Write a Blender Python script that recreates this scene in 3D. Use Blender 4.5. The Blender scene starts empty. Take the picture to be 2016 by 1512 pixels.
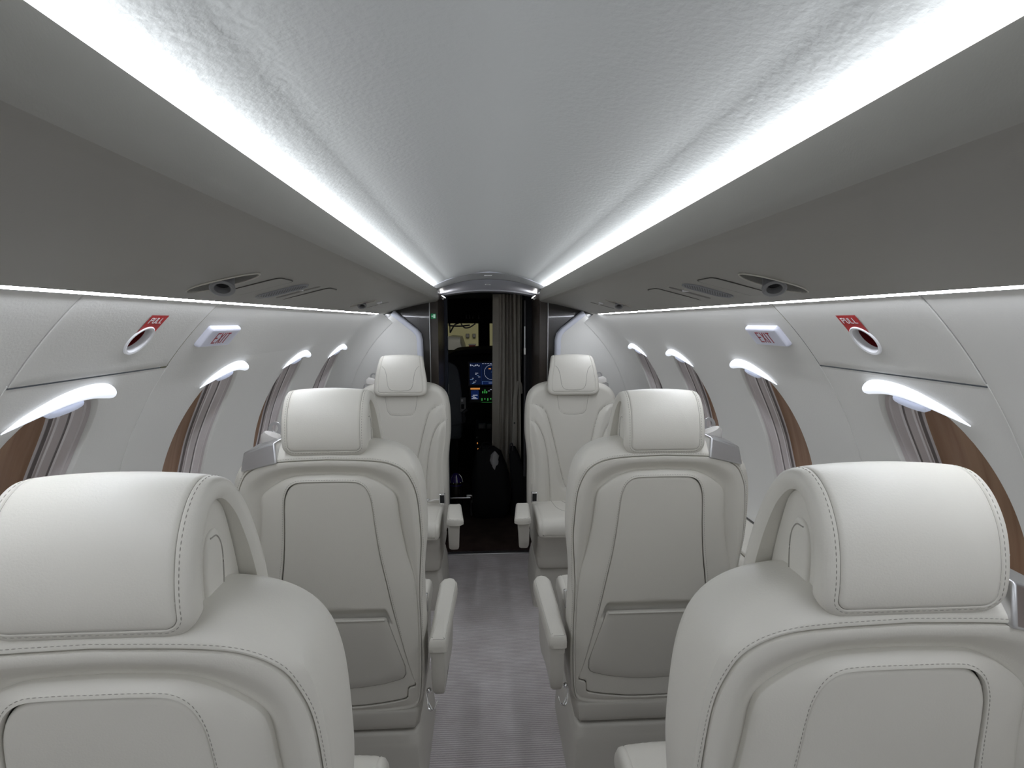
import bpy, bmesh, math, random
import numpy as np
from mathutils import Vector, Matrix
from mathutils.bvhtree import BVHTree
random.seed(7)
S = bpy.context.scene
COL = S.collection
R = math.radians
PI = math.pi

# ------------------------------------------------------------------ camera, world, exposure
cam_d = bpy.data.cameras.new('camera')
cam = bpy.data.objects.new('camera', cam_d); COL.objects.link(cam)
cam_d.sensor_fit = 'HORIZONTAL'; cam_d.sensor_width = 36.0
cam_d.lens = 36.0 * 1030.0 / 2016.0
cam_d.clip_start = 0.02; cam_d.clip_end = 100
cam.location = (-0.03, 0.0, 1.29)
cam.rotation_euler = (R(90 - 6.8099), 0, R(-3.0901))
S.camera = cam
W = bpy.data.worlds.new('world'); S.world = W; W.use_nodes = True
W.node_tree.nodes['Background'].inputs[0].default_value = (0.5, 0.55, 0.62, 1)
W.node_tree.nodes['Background'].inputs[1].default_value = 0.05
S.view_settings.view_transform = 'Standard'
S.view_settings.look = 'None'
S.view_settings.gamma = 1
S.view_settings.use_curve_mapping = False
S.view_settings.exposure = 1.0
COVE_W = 15.0      # strength of the ceiling cove light strips
WASH_W = 37.0     # strength of the strips washing the side walls
CAP_W = 0.36       # glow of the caps over the windows

# ------------------------------------------------------------------ materials
def mat(name, col, rough=0.5, metal=0.0, bump=0.0, bscale=300.0, bdist=0.001, spec=0.5, emit=None, estr=1.0, var=0.0, vscale=6.0, coat=0.0):
    m = bpy.data.materials.new(name); m.use_nodes = True
    nt = m.node_tree; b = nt.nodes['Principled BSDF']
    b.inputs['Base Color'].default_value = (*col, 1)
    b.inputs['Roughness'].default_value = rough
    b.inputs['Metallic'].default_value = metal
    b.inputs['Specular IOR Level'].default_value = spec
    b.inputs['Coat Weight'].default_value = coat
    if emit is not None:
        b.inputs['Emission Color'].default_value = (*emit, 1)
        b.inputs['Emission Strength'].default_value = estr
    if bump > 0 or var > 0:
        tc = nt.nodes.new('ShaderNodeTexCoord')
    if bump > 0:
        n = nt.nodes.new('ShaderNodeTexNoise'); n.inputs['Scale'].default_value = bscale
        n.inputs['Detail'].default_value = 3
        nt.links.new(tc.outputs['Object'], n.inputs['Vector'])
        bp = nt.nodes.new('ShaderNodeBump'); bp.inputs['Strength'].default_value = bump
        bp.inputs['Distance'].default_value = bdist
        nt.links.new(n.outputs['Fac'], bp.inputs['Height'])
        nt.links.new(bp.outputs['Normal'], b.inputs['Normal'])
    if var > 0:
        n2 = nt.nodes.new('ShaderNodeTexNoise'); n2.inputs['Scale'].default_value = vscale
        n2.inputs['Detail'].default_value = 4
        nt.links.new(tc.outputs['Object'], n2.inputs['Vector'])
        mx = nt.nodes.new('ShaderNodeMixRGB')
        mx.inputs[1].default_value = (*[c * (1 - var) for c in col], 1)
        mx.inputs[2].default_value = (*[min(1, c * (1 + var)) for c in col], 1)
        nt.links.new(n2.outputs['Fac'], mx.inputs[0])
        nt.links.new(mx.outputs[0], b.inputs['Base Color'])
    return m

M = {}
M['leather'] = mat('cream_leather', (0.63, 0.608, 0.548), 0.46, bump=0.35, bscale=420, bdist=0.0006, spec=0.4, var=0.03, vscale=5)
M['thread_shade'] = mat('thread_and_seam_shade', (0.30, 0.285, 0.25), 0.8)  # stitch thread; drawn as tubes it also paints the shade in seams and grooves
M['plastic'] = mat('cream_plastic', (0.52, 0.50, 0.45), 0.5, bump=0.1, bscale=600, bdist=0.0004)
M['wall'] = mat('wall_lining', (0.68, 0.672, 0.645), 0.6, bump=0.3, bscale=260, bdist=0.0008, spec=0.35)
M['ceil'] = mat('ceiling_leather', (0.66, 0.675, 0.685), 0.55, bump=0.55, bscale=150, bdist=0.0012, spec=0.35)
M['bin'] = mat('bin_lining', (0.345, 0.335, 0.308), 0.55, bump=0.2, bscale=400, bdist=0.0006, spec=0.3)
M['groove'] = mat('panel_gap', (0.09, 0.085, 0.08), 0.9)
M['trimwhite'] = mat('pale_trim', (0.62, 0.64, 0.72), 0.4)
M['frame'] = mat('window_reveal', (0.74, 0.705, 0.71), 0.5)
M['frame2'] = mat('window_reveal_dark', (0.58, 0.54, 0.54), 0.5)
M['frameg'] = mat('window_gasket', (0.24, 0.22, 0.22), 0.6)
M['black'] = mat('black_gloss', (0.022, 0.019, 0.017), 0.18, coat=0.3)
M['brownp'] = mat('dark_brown_veneer', (0.045, 0.035, 0.028), 0.3, var=0.3, vscale=30)
M['blackm'] = mat('black_matte', (0.012, 0.012, 0.014), 0.8)
M['navy'] = mat('dark_navy_panel', (0.012, 0.018, 0.035), 0.5)
M['dark'] = mat('dark_grey_plastic', (0.07, 0.07, 0.075), 0.5)
M['grey'] = mat('grey_plastic', (0.22, 0.22, 0.225), 0.45)
M['grille'] = mat('grille_grey', (0.27, 0.275, 0.29), 0.5)
M['recess'] = mat('vent_recess_shade', (0.05, 0.05, 0.05), 0.6)  # colour darkened so the scoop looks deep and shaded
M['archgrey'] = mat('arch_grey', (0.20, 0.20, 0.205), 0.35)
M['greyf'] = mat('grey_seat_fabric', (0.13, 0.14, 0.155), 0.8, bump=0.3)
M['chrome'] = mat('chrome', (0.82, 0.82, 0.83), 0.18, metal=1.0)
M['brushed'] = mat('brushed_metal', (0.62, 0.62, 0.63), 0.33, metal=1.0)
M['belt'] = mat('belt_webbing', (0.62, 0.60, 0.57), 0.8, bump=0.4, bscale=900)
M['white'] = mat('white_plastic', (0.80, 0.80, 0.82), 0.4)
M['signw'] = mat('sign_face', (0.58, 0.59, 0.68), 0.35, emit=(0.80, 0.84, 1.0), estr=0.03)  # faint glow added to brighten the unlit sign face
M['red'] = mat('red_label', (0.50, 0.020, 0.022), 0.45)
M['redd'] = mat('dark_red', (0.14, 0.004, 0.006), 0.5)
M['redl'] = mat('red_lettering', (0.33, 0.015, 0.03), 0.5)
M['bag'] = mat('black_bag_fabric', (0.005, 0.005, 0.007), 0.8, bump=0.5, bscale=500)
M['paper'] = mat('white_paper', (0.55, 0.55, 0.56), 0.8)
M['curtain'] = mat('taupe_curtain', (0.50, 0.47, 0.41), 0.85, bump=0.4, bscale=700, var=0.06, vscale=40)
M['purple'] = mat('purple_glass', (0.03, 0.015, 0.14), 0.12, coat=0.5)
M['hangarw'] = mat('hangar_wall', (0.62, 0.60, 0.36), 0.9, var=0.1, vscale=1.2)
M['hangarf'] = mat('hangar_floor', (0.45, 0.46, 0.44), 0.6)
M['cargrey'] = mat('grey_vehicle_paint', (0.085, 0.09, 0.09), 0.4)

def emat(name, col, s):
    m = bpy.data.materials.new(name); m.use_nodes = True
    nt = m.node_tree; nt.nodes.remove(nt.nodes['Principled BSDF'])
    e = nt.nodes.new('ShaderNodeEmission'); e.inputs[0].default_value = (*col, 1); e.inputs[1].default_value = s
    nt.links.new(e.outputs[0], nt.nodes['Material Output'].inputs[0])
    return m
M['cove'] = emat('cove_led', (0.94, 0.98, 1.0), COVE_W)
M['wash'] = emat('wash_led', (0.88, 0.92, 1.0), WASH_W)
M['cap'] = mat('glowing_cap', (0.85, 0.87, 0.92), 0.4, emit=(0.86, 0.91, 1.0), estr=CAP_W)
M['capl'] = mat('pale_blue_handle', (0.62, 0.66, 0.82), 0.4, emit=(0.75, 0.82, 1.0), estr=0.10)  # weak glow added to the handle, which is no lamp itself
M['dl'] = emat('small_lamp', (1.0, 0.98, 0.95), 28.0)
M['scr_blue'] = emat('screen_blue', (0.02, 0.05, 0.22), 0.12)
M['scr_cyan'] = emat('screen_cyan', (0.25, 0.45, 0.75), 0.22)
M['scr_white'] = emat('screen_white', (0.6, 0.65, 0.8), 0.25)
M['scr_orange'] = emat('screen_orange', (0.85, 0.33, 0.08), 0.3)
M['scr_green'] = emat('screen_green', (0.10, 0.75, 0.15), 0.16)
M['scr_black'] = emat('screen_black', (0.003, 0.006, 0.02), 0.6)
M['sgn_green'] = emat('sign_green', (0.03, 0.30, 0.12), 0.16)
M['sgn_pale'] = emat('sign_pale', (0.55, 0.85, 0.70), 0.25)

def pane_mat():
    m = bpy.data.materials.new('tinted_pane'); m.use_nodes = True
    nt = m.node_tree; b = nt.nodes['Principled BSDF']
    tc = nt.nodes.new('ShaderNodeTexCoord'); mp = nt.nodes.new('ShaderNodeMapping')
    mp.inputs['Scale'].default_value = (2, 16, 1.2)
    n = nt.nodes.new('ShaderNodeTexNoise'); n.inputs['Scale'].default_value = 3; n.inputs['Detail'].default_value = 5
    cr = nt.nodes.new('ShaderNodeValToRGB')
    cr.color_ramp.elements[0].color = (0.25, 0.145, 0.090, 1); cr.color_ramp.elements[0].position = 0.3
    cr.color_ramp.elements[1].color = (0.37, 0.235, 0.155, 1); cr.color_ramp.elements[1].position = 0.75
    nt.links.new(tc.outputs['Object'], mp.inputs['Vector']); nt.links.new(mp.outputs[0], n.inputs['Vector'])
    nt.links.new(n.outputs['Fac'], cr.inputs[0]); nt.links.new(cr.outputs[0], b.inputs['Base Color'])
    b.inputs['Roughness'].default_value = 0.12
    b.inputs['Specular IOR Level'].default_value = 0.4
    return m
M['pane'] = pane_mat()

def carpet_mat(name, c1, c2, stripes=True):
    m = bpy.data.materials.new(name); m.use_nodes = True
    nt = m.node_tree; b = nt.nodes['Principled BSDF']
    tc = nt.nodes.new('ShaderNodeTexCoord')
    n = nt.nodes.new('ShaderNodeTexNoise'); n.inputs['Scale'].default_value = 9; n.inputs['Detail'].default_value = 6
    nt.links.new(tc.outputs['Object'], n.inputs['Vector'])
    cr = nt.nodes.new('ShaderNodeValToRGB')
    cr.color_ramp.elements[0].color = (*c1, 1); cr.color_ramp.elements[0].position = 0.3
    cr.color_ramp.elements[1].color = (*c2, 1); cr.color_ramp.elements[1].position = 0.7
    nt.links.new(n.outputs['Fac'], cr.inputs[0])
    col = cr.outputs[0]
    n2 = nt.nodes.new('ShaderNodeTexNoise'); n2.inputs['Scale'].default_value = 260
    nt.links.new(tc.outputs['Object'], n2.inputs['Vector'])
    h = n2.outputs['Fac']
    if stripes:
        w = nt.nodes.new('ShaderNodeTexWave'); w.bands_direction = 'Y'; w.inputs['Scale'].default_value = 38
        w.inputs['Distortion'].default_value = 1.2; w.inputs['Detail'].default_value = 2; w.inputs['Detail Scale'].default_value = 3
        nt.links.new(tc.outputs['Object'], w.inputs['Vector'])
        mx = nt.nodes.new('ShaderNodeMixRGB'); mx.blend_type = 'MULTIPLY'; mx.inputs[0].default_value = 0.36
        nt.links.new(col, mx.inputs[1]); nt.links.new(w.outputs['Color'], mx.inputs[2]); col = mx.outputs[0]
        ad = nt.nodes.new('ShaderNodeMath'); ad.operation = 'ADD'
        nt.links.new(h, ad.inputs[0]); nt.links.new(w.outputs['Fac'], ad.inputs[1]); h = ad.outputs[0]
    nt.links.new(col, b.inputs['Base Color'])
    bp = nt.nodes.new('ShaderNodeBump'); bp.inputs['Strength'].default_value = 0.5; bp.inputs['Distance'].default_value = 0.002
    nt.links.new(h, bp.inputs['Height']); nt.links.new(bp.outputs[0], b.inputs['Normal'])
    b.inputs['Roughness'].default_value = 0.95; b.inputs['Specular IOR Level'].default_value = 0.1
    return m
M['carpet'] = carpet_mat('mauve_grey_carpet', (0.58, 0.535, 0.53), (0.70, 0.66, 0.66))
M['carpet2'] = carpet_mat('dark_brown_carpet', (0.030, 0.020, 0.017), (0.060, 0.040, 0.034), False)

# ------------------------------------------------------------------ mesh helpers
class MB:
    """collects vertices and faces (with material slots) for one mesh"""
    def __init__(s): s.v = []; s.f = []; s.mi = []; s.mats = []
    def slot(s, m):
        if m not in s.mats: s.mats.append(m)
        return s.mats.index(m)
    def add(s, vs, fs, m):
        o = len(s.v); s.v += [tuple(float(c) for c in v) for v in vs]; k = s.slot(m)
        for f in fs: s.f.append([i + o for i in f]); s.mi.append(k)
    def build(s, name, parent=None, smooth=True, bevel=0, angle=40, loc=None):
        me = bpy.data.meshes.new(name); me.from_pydata(s.v, [], s.f)
        for m in s.mats: me.materials.append(m)
        me.polygons.foreach_set('material_index', s.mi)
        me.validate(); me.update()
        bm = bmesh.new(); bm.from_mesh(me)
        bmesh.ops.recalc_face_normals(bm, faces=bm.faces)
        bm.to_mesh(me); bm.free()
        if smooth:
            me.polygons.foreach_set('use_smooth', [True] * len(me.polygons))
            me.set_sharp_from_angle(angle=R(angle))
        o = bpy.data.objects.new(name, me); COL.objects.link(o)
        if parent: o.parent = parent
        if loc: o.location = loc
        if bevel:
            b = o.modifiers.new('bevel', 'BEVEL'); b.width = bevel; b.segments = 3; b.limit_method = 'ANGLE'; b.angle_limit = R(35)
        return o
    def box(s, a, b, m, T=None):
        x0, y0, z0 = a; x1, y1, z1 = b
        vs = [(x0,y0,z0),(x1,y0,z0),(x1,y1,z0),(x0,y1,z0),(x0,y0,z1),(x1,y0,z1),(x1,y1,z1),(x0,y1,z1)]
        if T: vs = [T @ Vector(v) for v in vs]
        s.add(vs, [(0,3,2,1),(4,5,6,7),(0,1,5,4),(1,2,6,5),(2,3,7,6),(3,0,4,7)], m)
    def rings(s, rs, m, closed=True, cap0=False, cap1=False):
        """rs: list of rings (equal length); ring vertices joined around when closed"""
        n = len(rs[0]); vs = [p for r in rs for p in r]; fs = []
        for k in range(len(rs) - 1):
            for i in range(n if closed else n - 1):
                j = (i + 1) % n
                fs.append((k*n+i, k*n+j, (k+1)*n+j, (k+1)*n+i))
        if cap0: fs.append(tuple(range(n))[::-1])
        if cap1: fs.append(tuple((len(rs)-1)*n + i for i in range(n)))
        s.add(vs, fs, m)
    def disc(s, rs, centre, m):
        """rings then a fan to the centre"""
        n = len(rs[0]); s.rings(rs, m)
        o = len(s.v) - n; s.v.append(tuple(float(c) for c in centre)); c = len(s.v) - 1; k = s.slot(m)
        for i in range(n): s.f.append([o+i, o+(i+1) % n, c]); s.mi.append(k)
    def tube(s, pts, r, m, n=8, closed=False, ry=None, up=(0,0,1), caps=True):
        P = [Vector(p) for p in pts]; N = len(P); rs = []
        for i, p in enumerate(P):
            a = P[(i-1) % N] if closed or i > 0 else P[i]; b = P[(i+1) % N] if closed or i < N-1 else P[i]
            t = (b - a).normalized() if (b - a).length > 1e-9 else Vector((0,1,0))
            u = Vector(up); u = (u - t * u.dot(t))
            u = u.normalized() if u.length > 1e-4 else t.orthogonal().normalized()
            w = t.cross(u)
            rr = r[i] if isinstance(r, (list, tuple)) else r
            r2 = (ry[i] if isinstance(ry, (list, tuple)) else ry) if ry is not None else rr
            rs.append([p + w * (rr * math.cos(2*PI*k/n)) + u * (r2 * math.sin(2*PI*k/n)) for k in range(n)])
        if closed: rs.append(rs[0])
        s.rings(rs, m, cap0=caps and not closed, cap1=caps and not closed)
    def cyl(s, p0, p1, r0, m, r1=None, n=24, caps=True):
        s.tube([p0, p1], [r0, r0 if r1 is None else r1], m, n=n, caps=caps)
    def lathe(s, prof, T, m, n=32):
        """prof (r, z) revolved about local z, transformed by T"""
        rs = [[T @ Vector((r*math.cos(2*PI*k/n), r*math.sin(2*PI*k/n), z)) for k in range(n)] for r, z in prof]
        s.rings(rs, m)
    def sphere(s, c, r, m, n=20, sc=(1,1,1)):
        prof = [(math.sin(PI*k/(n//2))*1.0, -math.cos(PI*k/(n//2))) for k in range(n//2 + 1)]
        T = Matrix.Translation(Vector(c)) @ Matrix.Diagonal((r*sc[0], r*sc[1], r*sc[2], 1))
        s.lathe([(max(a, 1e-4), b) for a, b in prof], T, m, n)

def empty(name, loc=(0,0,0), label=None, cat=None, group=None, kind=None, rz=0):
    o = bpy.data.objects.new(name, None); COL.objects.link(o); o.location = loc; o.rotation_euler.z = rz
    o.empty_display_size = 0.05
    tag(o, label, cat, group, kind); return o
def tag(o, label=None, cat=None, group=None, kind=None):
    if label: o['label'] = label
    if cat: o['category'] = cat
    if group: o['group'] = group
    if kind: o['kind'] = kind
    return o

def catmull(pts, k=8, closed=False):
    P = [np.array(p, float) for p in pts]; n = len(P); out = []
    rng = range(n) if closed else range(n - 1)
    for i in rng:
        p0 = P[(i-1) % n] if closed or i > 0 else 2*P[0] - P[1]
        p1 = P[i]; p2 = P[(i+1) % n]
        p3 = P[(i+2) % n] if closed or i < n-2 else 2*P[-1] - P[-2]
        for j in range(k):
            t = j / k
            out.append(0.5*((2*p1) + (-p0+p2)*t + (2*p0-5*p1+4*p2-p3)*t*t + (-p0+3*p1-3*p2+p3)*t**3))
    if not closed: out.append(P[-1])
    return out
def sm(t):
    t = np.clip(t, 0, 1); return t*t*(3-2*t)

def ray_radii(poly, c, angs):
    """radius of closed polyline seen from c at each angle"""
    P = np.array(poly) - np.array(c); Q = np.roll(P, -1, axis=0); out = []
    for a in angs:
        d = np.array([math.cos(a), math.sin(a)]); nrm = np.array([-d[1], d[0]])
        sa = P @ nrm; sb = Q @ nrm
        best = None
        for i in np.where((sa <= 0) != (sb <= 0))[0]:
            t = sa[i] / (sa[i] - sb[i]); p = P[i] + (Q[i]-P[i])*t; r = p @ d
            if r > 0 and (best is None or r > best): best = r
        out.append(best if best is not None else (out[-1] if out else 0.1))
    return np.array(out)

def rrect(w, h, r, n=6, c=(0,0)):
    """rounded rectangle polyline, half sizes w, h; r may be one value or (top right, top left, bottom left, bottom right)"""
    if not isinstance(r, (tuple, list)): r = (r,)*4
    out = []
    for (sx, sy, a0, rr) in ((1,1,0,r[0]),(-1,1,90,r[1]),(-1,-1,180,r[2]),(1,-1,270,r[3])):
        cx, cy = sx*(w-rr), sy*(h-rr)
        for k in range(n+1):
            a = R(a0 + 90*k/n); out.append((c[0]+cx+rr*math.cos(a), c[1]+cy+rr*math.sin(a)))
    return out

def resample(poly, n):
    P = np.array(list(poly) + [poly[0]]); L = np.r_[0, np.cumsum(np.linalg.norm(np.diff(P, axis=0), axis=1))]
    t = np.linspace(0, L[-1], n, endpoint=False)
    return [(np.interp(x, L, P[:,0]), np.interp(x, L, P[:,1])) for x in t]

def pillow(mb, loop, fmap, prof, m, nin=8, crown=0.0, N=96, back=True, c=None):
    """closed soft slab: loop in (a,b); fmap(a,b,h) -> point; prof = [(inset, h)...] from the back face to the front face"""
    L = resample(loop, N) if N else loop
    c = np.array(c if c is not None else np.mean(np.array(L), axis=0)); L = np.array(L)
    D = L - c; rad = np.linalg.norm(D, axis=1)
    # inward normals for even insets
    T = np.roll(L, -1, axis=0) - np.roll(L, 1, axis=0); Nn = np.stack([-T[:,1], T[:,0]], 1)
    Nn /= np.maximum(np.linalg.norm(Nn, axis=1)[:,None], 1e-9)
    if np.mean(np.sum(Nn * D, axis=1)) > 0: Nn = -Nn
    def ring(ins, h): return L + Nn*ins, h
    rs = []
    i0, h0 = prof[0]; base0, _ = ring(i0, h0)
    if back:
        for k in range(1, nin+1):
            q = k/nin; rs.append([fmap(*(c + (p-c)*q), h0) for p in base0])
    else: rs.append([fmap(*p, h0) for p in base0])
    for ins, h in prof[1:]:
        b, _ = ring(ins, h); rs.append([fmap(*p, h) for p in b])
    i1, h1 = prof[-1]; base1, _ = ring(i1, h1)
    for k in range(nin-1, 0, -1):
        q = k/nin; rs.append([fmap(*(c + (p-c)*q), h1 + crown*(1-q*q)) for p in base1])
    mb.disc(rs, fmap(*c, h1 + crown), m)
    if back:
        n = len(rs[0]); o = len(mb.v) - 1 - n*len(rs); mb.v.append(tuple(float(x) for x in fmap(*c, h0))); ci = len(mb.v)-1; k = mb.slot(m)
        for i in range(n): mb.f.append([o+(i+1) % n, o+i, ci]); mb.mi.append(k)

def bvh_of(mb): return BVHTree.FromPolygons([Vector(v) for v in mb.v], mb.f)
def project(bv, pts, d, back=0.5):
    """throw each point along d onto the mesh; gives (point, normal)"""
    d = Vector(d).normalized(); out = []
    for p in pts:
        h = bv.ray_cast(Vector(p) - d*back, d)
        if h[0] is not None:
            n = h[1]
            if n.dot(d) > 0: n = -n
            out.append((h[0], n))
    return out
def seam(mb, pn, r=0.0009, m=None, sink=0.0003):
    if len(pn) > 2: mb.tube([p - n*sink for p, n in pn], r, m or M['thread_shade'], n=5)  # dark tube standing in for the seam line and its shadow
def stitches(mb, pn, off=0.005, pitch=0.0062, ln=0.0040, r=0.00055, side=1, m=None):
    """short raised dashes beside a seam"""
    P = [p for p, n in pn]; acc = 0; nxt = pitch
    for i in range(1, len(P)):
        seg = (P[i]-P[i-1]); L = seg.length
        if L < 1e-7: continue
        t = seg.normalized()
        while acc + L >= nxt:
            q = P[i-1] + t*(nxt-acc); n = pn[i][1]; w = t.cross(n).normalized()*side
            c = q + w*off + n*0.0001
            mb.tube([c - t*ln/2, c, c + t*ln/2], [r*0.5, r, r*0.5], m or M['thread_shade'], n=4)
            nxt += pitch
        acc += L

def finish_boolean(obj, cutters):
    for c in cutters:
        b = obj.modifiers.new('cut', 'BOOLEAN'); b.operation = 'DIFFERENCE'; b.solver = 'EXACT'; b.object = c
    bpy.context.view_layer.update()
    dg = bpy.context.evaluated_depsgraph_get()
    me = bpy.data.meshes.new_from_object(obj.evaluated_get(dg))
    obj.modifiers.clear(); obj.data = me
    me.polygons.foreach_set('use_smooth', [True]*len(me.polygons)); me.set_sharp_from_angle(angle=R(30))
    for c in cutters: bpy.data.objects.remove(c, do_unlink=True)

# ------------------------------------------------------------------ cabin shell
RC, ZC = 0.845, 0.705           # cabin tube radius and centre height
Y0, Y1 = -1.60, 2.60            # where the side walls start and the forward corner begins
YP = 2.77                       # forward bulkhead face
def cyl_pt(s, Y, th, r=RC):     # s=+1 right wall, -1 left wall; th in degrees above the centre
    return Vector((s*r*math.cos(R(th)), Y, ZC + r*math.sin(R(th))))

mb = MB(); mb.box((-0.62, Y0, -0.03), (0.62, 2.795, 0.0), M['carpet'])
tag(mb.build('floor', smooth=False), kind='structure')
mb = MB(); mb.box((-0.62, 2.815, -0.03), (0.62, 5.3, -0.002), M['carpet2'])
tag(mb.build('floor_entry', smooth=False), kind='structure')

# ceiling
def ceil_profile():
    half = [(0.372,1.459),(0.345,1.461),(0.325,1.4655),(0.305,1.4725),(0.285,1.4805),(0.265,1.4888),(0.245,1.4975),(0.231,1.5037),(0.2255,1.5061)]
    v = [(x, 1.550 - 0.042*(abs(x)/0.224)**1.35) for x in np.linspace(0.219, 0, 18)]
    h = half + v
    return [(-x, z) for x, z in h] + [(x, z) for x, z in h[::-1][1:]]
cp = ceil_profile()
mb = MB(); rs = []
for Y in np.linspace(Y0, 2.84, 12): rs.append([(x, Y, z) for x, z in cp])
mb.rings(rs, M['ceil'], closed=False)
back = []
tag(mb.build('ceiling', angle=60), kind='structure')

# side walls with window openings
TH0, TH1, TH2 = -57.0, 35.5, 49.0
THW, HA, HW = 17.5, 0.232, 0.107   # window centre angle, half arc height, half width
WIN_L = [0.325, 0.858, 1.392, 1.926, 2.458]
WIN_R = [0.305, 0.840, 1.382, 1.926, 2.470]
HATCH = {-1: (0.750, 1.118), 1: (0.700, 1.078)}
def skew(th): return 0.045*max(0.0, (th-15)/17)**1.5
def outline(a, k=1.0, n=2.7):
    ca, sa = math.cos(a), math.sin(a)
    r = (abs(ca/ (HW))**n + abs(sa/ (HA))**n)**(-1/n)
    return r*ca*1.0, r*sa*1.0
def win_pt(s, Yc, dy, da, r, k=1.0):
    th = THW + math.degrees(da*k/RC)
    return cyl_pt(s, Yc + dy*k + skew(th), th, r)
def wall(s, wins, name):
    mb = MB(); m = M['wall']
    # plain part behind the rearmost window bay
    b = [(wins[i]+wins[i+1])/2 for i in range(len(wins)-1)]
    lo = [wins[0]-0.266] + b; hi = b + [Y1]
    ths = np.linspace(TH0, TH1, 49)
    mb.rings([[cyl_pt(s, Y, t) for t in ths] for Y in np.linspace(Y0, lo[0], 6)], m, closed=False)
    for w, a0, a1 in zip(wins, lo, hi):
        top = RC*R(TH1-THW); bot = RC*R(TH0-THW)
        rect = []
        nV, nH = 48, 24
        for k in range(nV): rect.append((a1-w, bot+(top-bot)*k/nV))
        for k in range(nH): rect.append((a1-w+(a0-a1)*k/nH, top))
        for k in range(nV): rect.append((a0-w, top+(bot-top)*k/nV))
        for k in range(nH): rect.append((a0-w+(a1-a0)*k/nH, bot))
        # keep exact corners but spread the opening's points evenly by angle blend
        angs = [math.atan2(q[1]*0.8, q[0]) for q in rect]
        rs = []
        for t in (0, .3, .55, .75, .88, .95, .985, 1.0):
            ring = []
            for q, a in zip(rect, angs):
                ox, oy = outline(a)
                x = q[0]*(1-t) + ox*t; y = q[1]*(1-t) + oy*t
                th = THW + math.degrees(y/RC)
                ring.append(cyl_pt(s, w + x + skew(th)*t, th, RC))
            rs.append(ring)
        # soft flare into the opening
        for k, r in ((0.992, RC+0.001), (0.982, RC+0.003), (0.970, RC+0.006), (0.960, RC+0.010)):
            rs.append([win_pt(s, w, *outline(a), r, k) for a in angs])
        mb.rings(rs, m)
    # band above the windows, with a gap where the emergency hatch sits
    h0, h1 = HATCH[s]
    for y0, y1 in ((Y0, h0), (h1, Y1)):
        ths2 = np.linspace(TH1, TH2, 9)
        mb.rings([[cyl_pt(s, Y, t) for t in ths2] for Y in np.linspace(y0, y1, 8)], m, closed=False)
    # forward corner rolling in to the bulkhead
    prof = [(Y1, 0), (2.64, 0.002), (2.68, 0.008), (2.71, 0.017), (2.735, 0.030), (2.752, 0.045), (2.762, 0.060), (2.767, 0.078)]
    ths3 = np.linspace(TH0, TH2, 60)
    mb.rings([[cyl_pt(s, Y, t, RC-d) for t in ths3] for Y, d in prof], m, closed=False)
    o = mb.build(name, angle=50); tag(o, kind='structure')
    # backing behind the hatch gap
    mb = MB()
    mb.rings([[cyl_pt(s, Y, t, RC+0.05) for t in np.linspace(35, 49, 6)] for Y in (h0-0.02, h1+0.02)], M['groove'], closed=False)
    tag(mb.build('trim_%d' % (3 if s < 0 else 4)), kind='structure')
wall(-1, WIN_L, 'wall_left'); wall(1, WIN_R, 'wall_right')

# windows: layered reveal and tinted pane
def window(s, Yc, n):
    e = empty('window_%d' % n, cyl_pt(s, Yc, THW), kind='structure')
    inv = -Vector(e.location)
    A = [2*PI*k/96 for k in range(96)]
    def ring(k, r): return [win_pt(s, Yc, *outline(a), r, k) + inv for a in A]
    mb = MB()
    mb.rings([ring(.955, RC+.006), ring(.945, RC+.012), ring(.930, RC+.0135), ring(.926, RC+.0150)], M['frame2'])
    mb.rings([ring(.926, RC+.0150), ring(.920, RC+.027), ring(.905, RC+.0285), ring(.895, RC+.029)], M['frame'])
    mb.rings([ring(.895, RC+.029), ring(.893, RC+.0315), ring(.885, RC+.032)], M['frameg'])
    mb.rings([ring(.885, RC+.032), ring(.878, RC+.044), ring(.862, RC+.0455), ring(.855, RC+.046)], M['frame'])
    mb.rings([ring(.855, RC+.046), ring(.853, RC+.049), ring(.840, RC+.050)], M['frame2'])
    mb.rings([ring(.840, RC+.050), ring(.836, RC+.0555), ring(.828, RC+.056)], M['frameg'])
    mb.rings([ring(.828, RC+.056), ring(.80, RC+.060)], M['frame2'])
    mb.build('window_frame', e, angle=35)
    mb = MB(); mb.disc([ring(k, RC+.059) for k in (.83, .6, .4, .2)], win_pt(s, Yc, 0, 0, RC+.059) + inv, M['pane'])
    mb.build('window_pane', e)
    return e
n = 1
for s, wins in ((-1, WIN_L), (1, WIN_R)):
    for Yc in wins: window(s, Yc, n); n += 1

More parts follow.
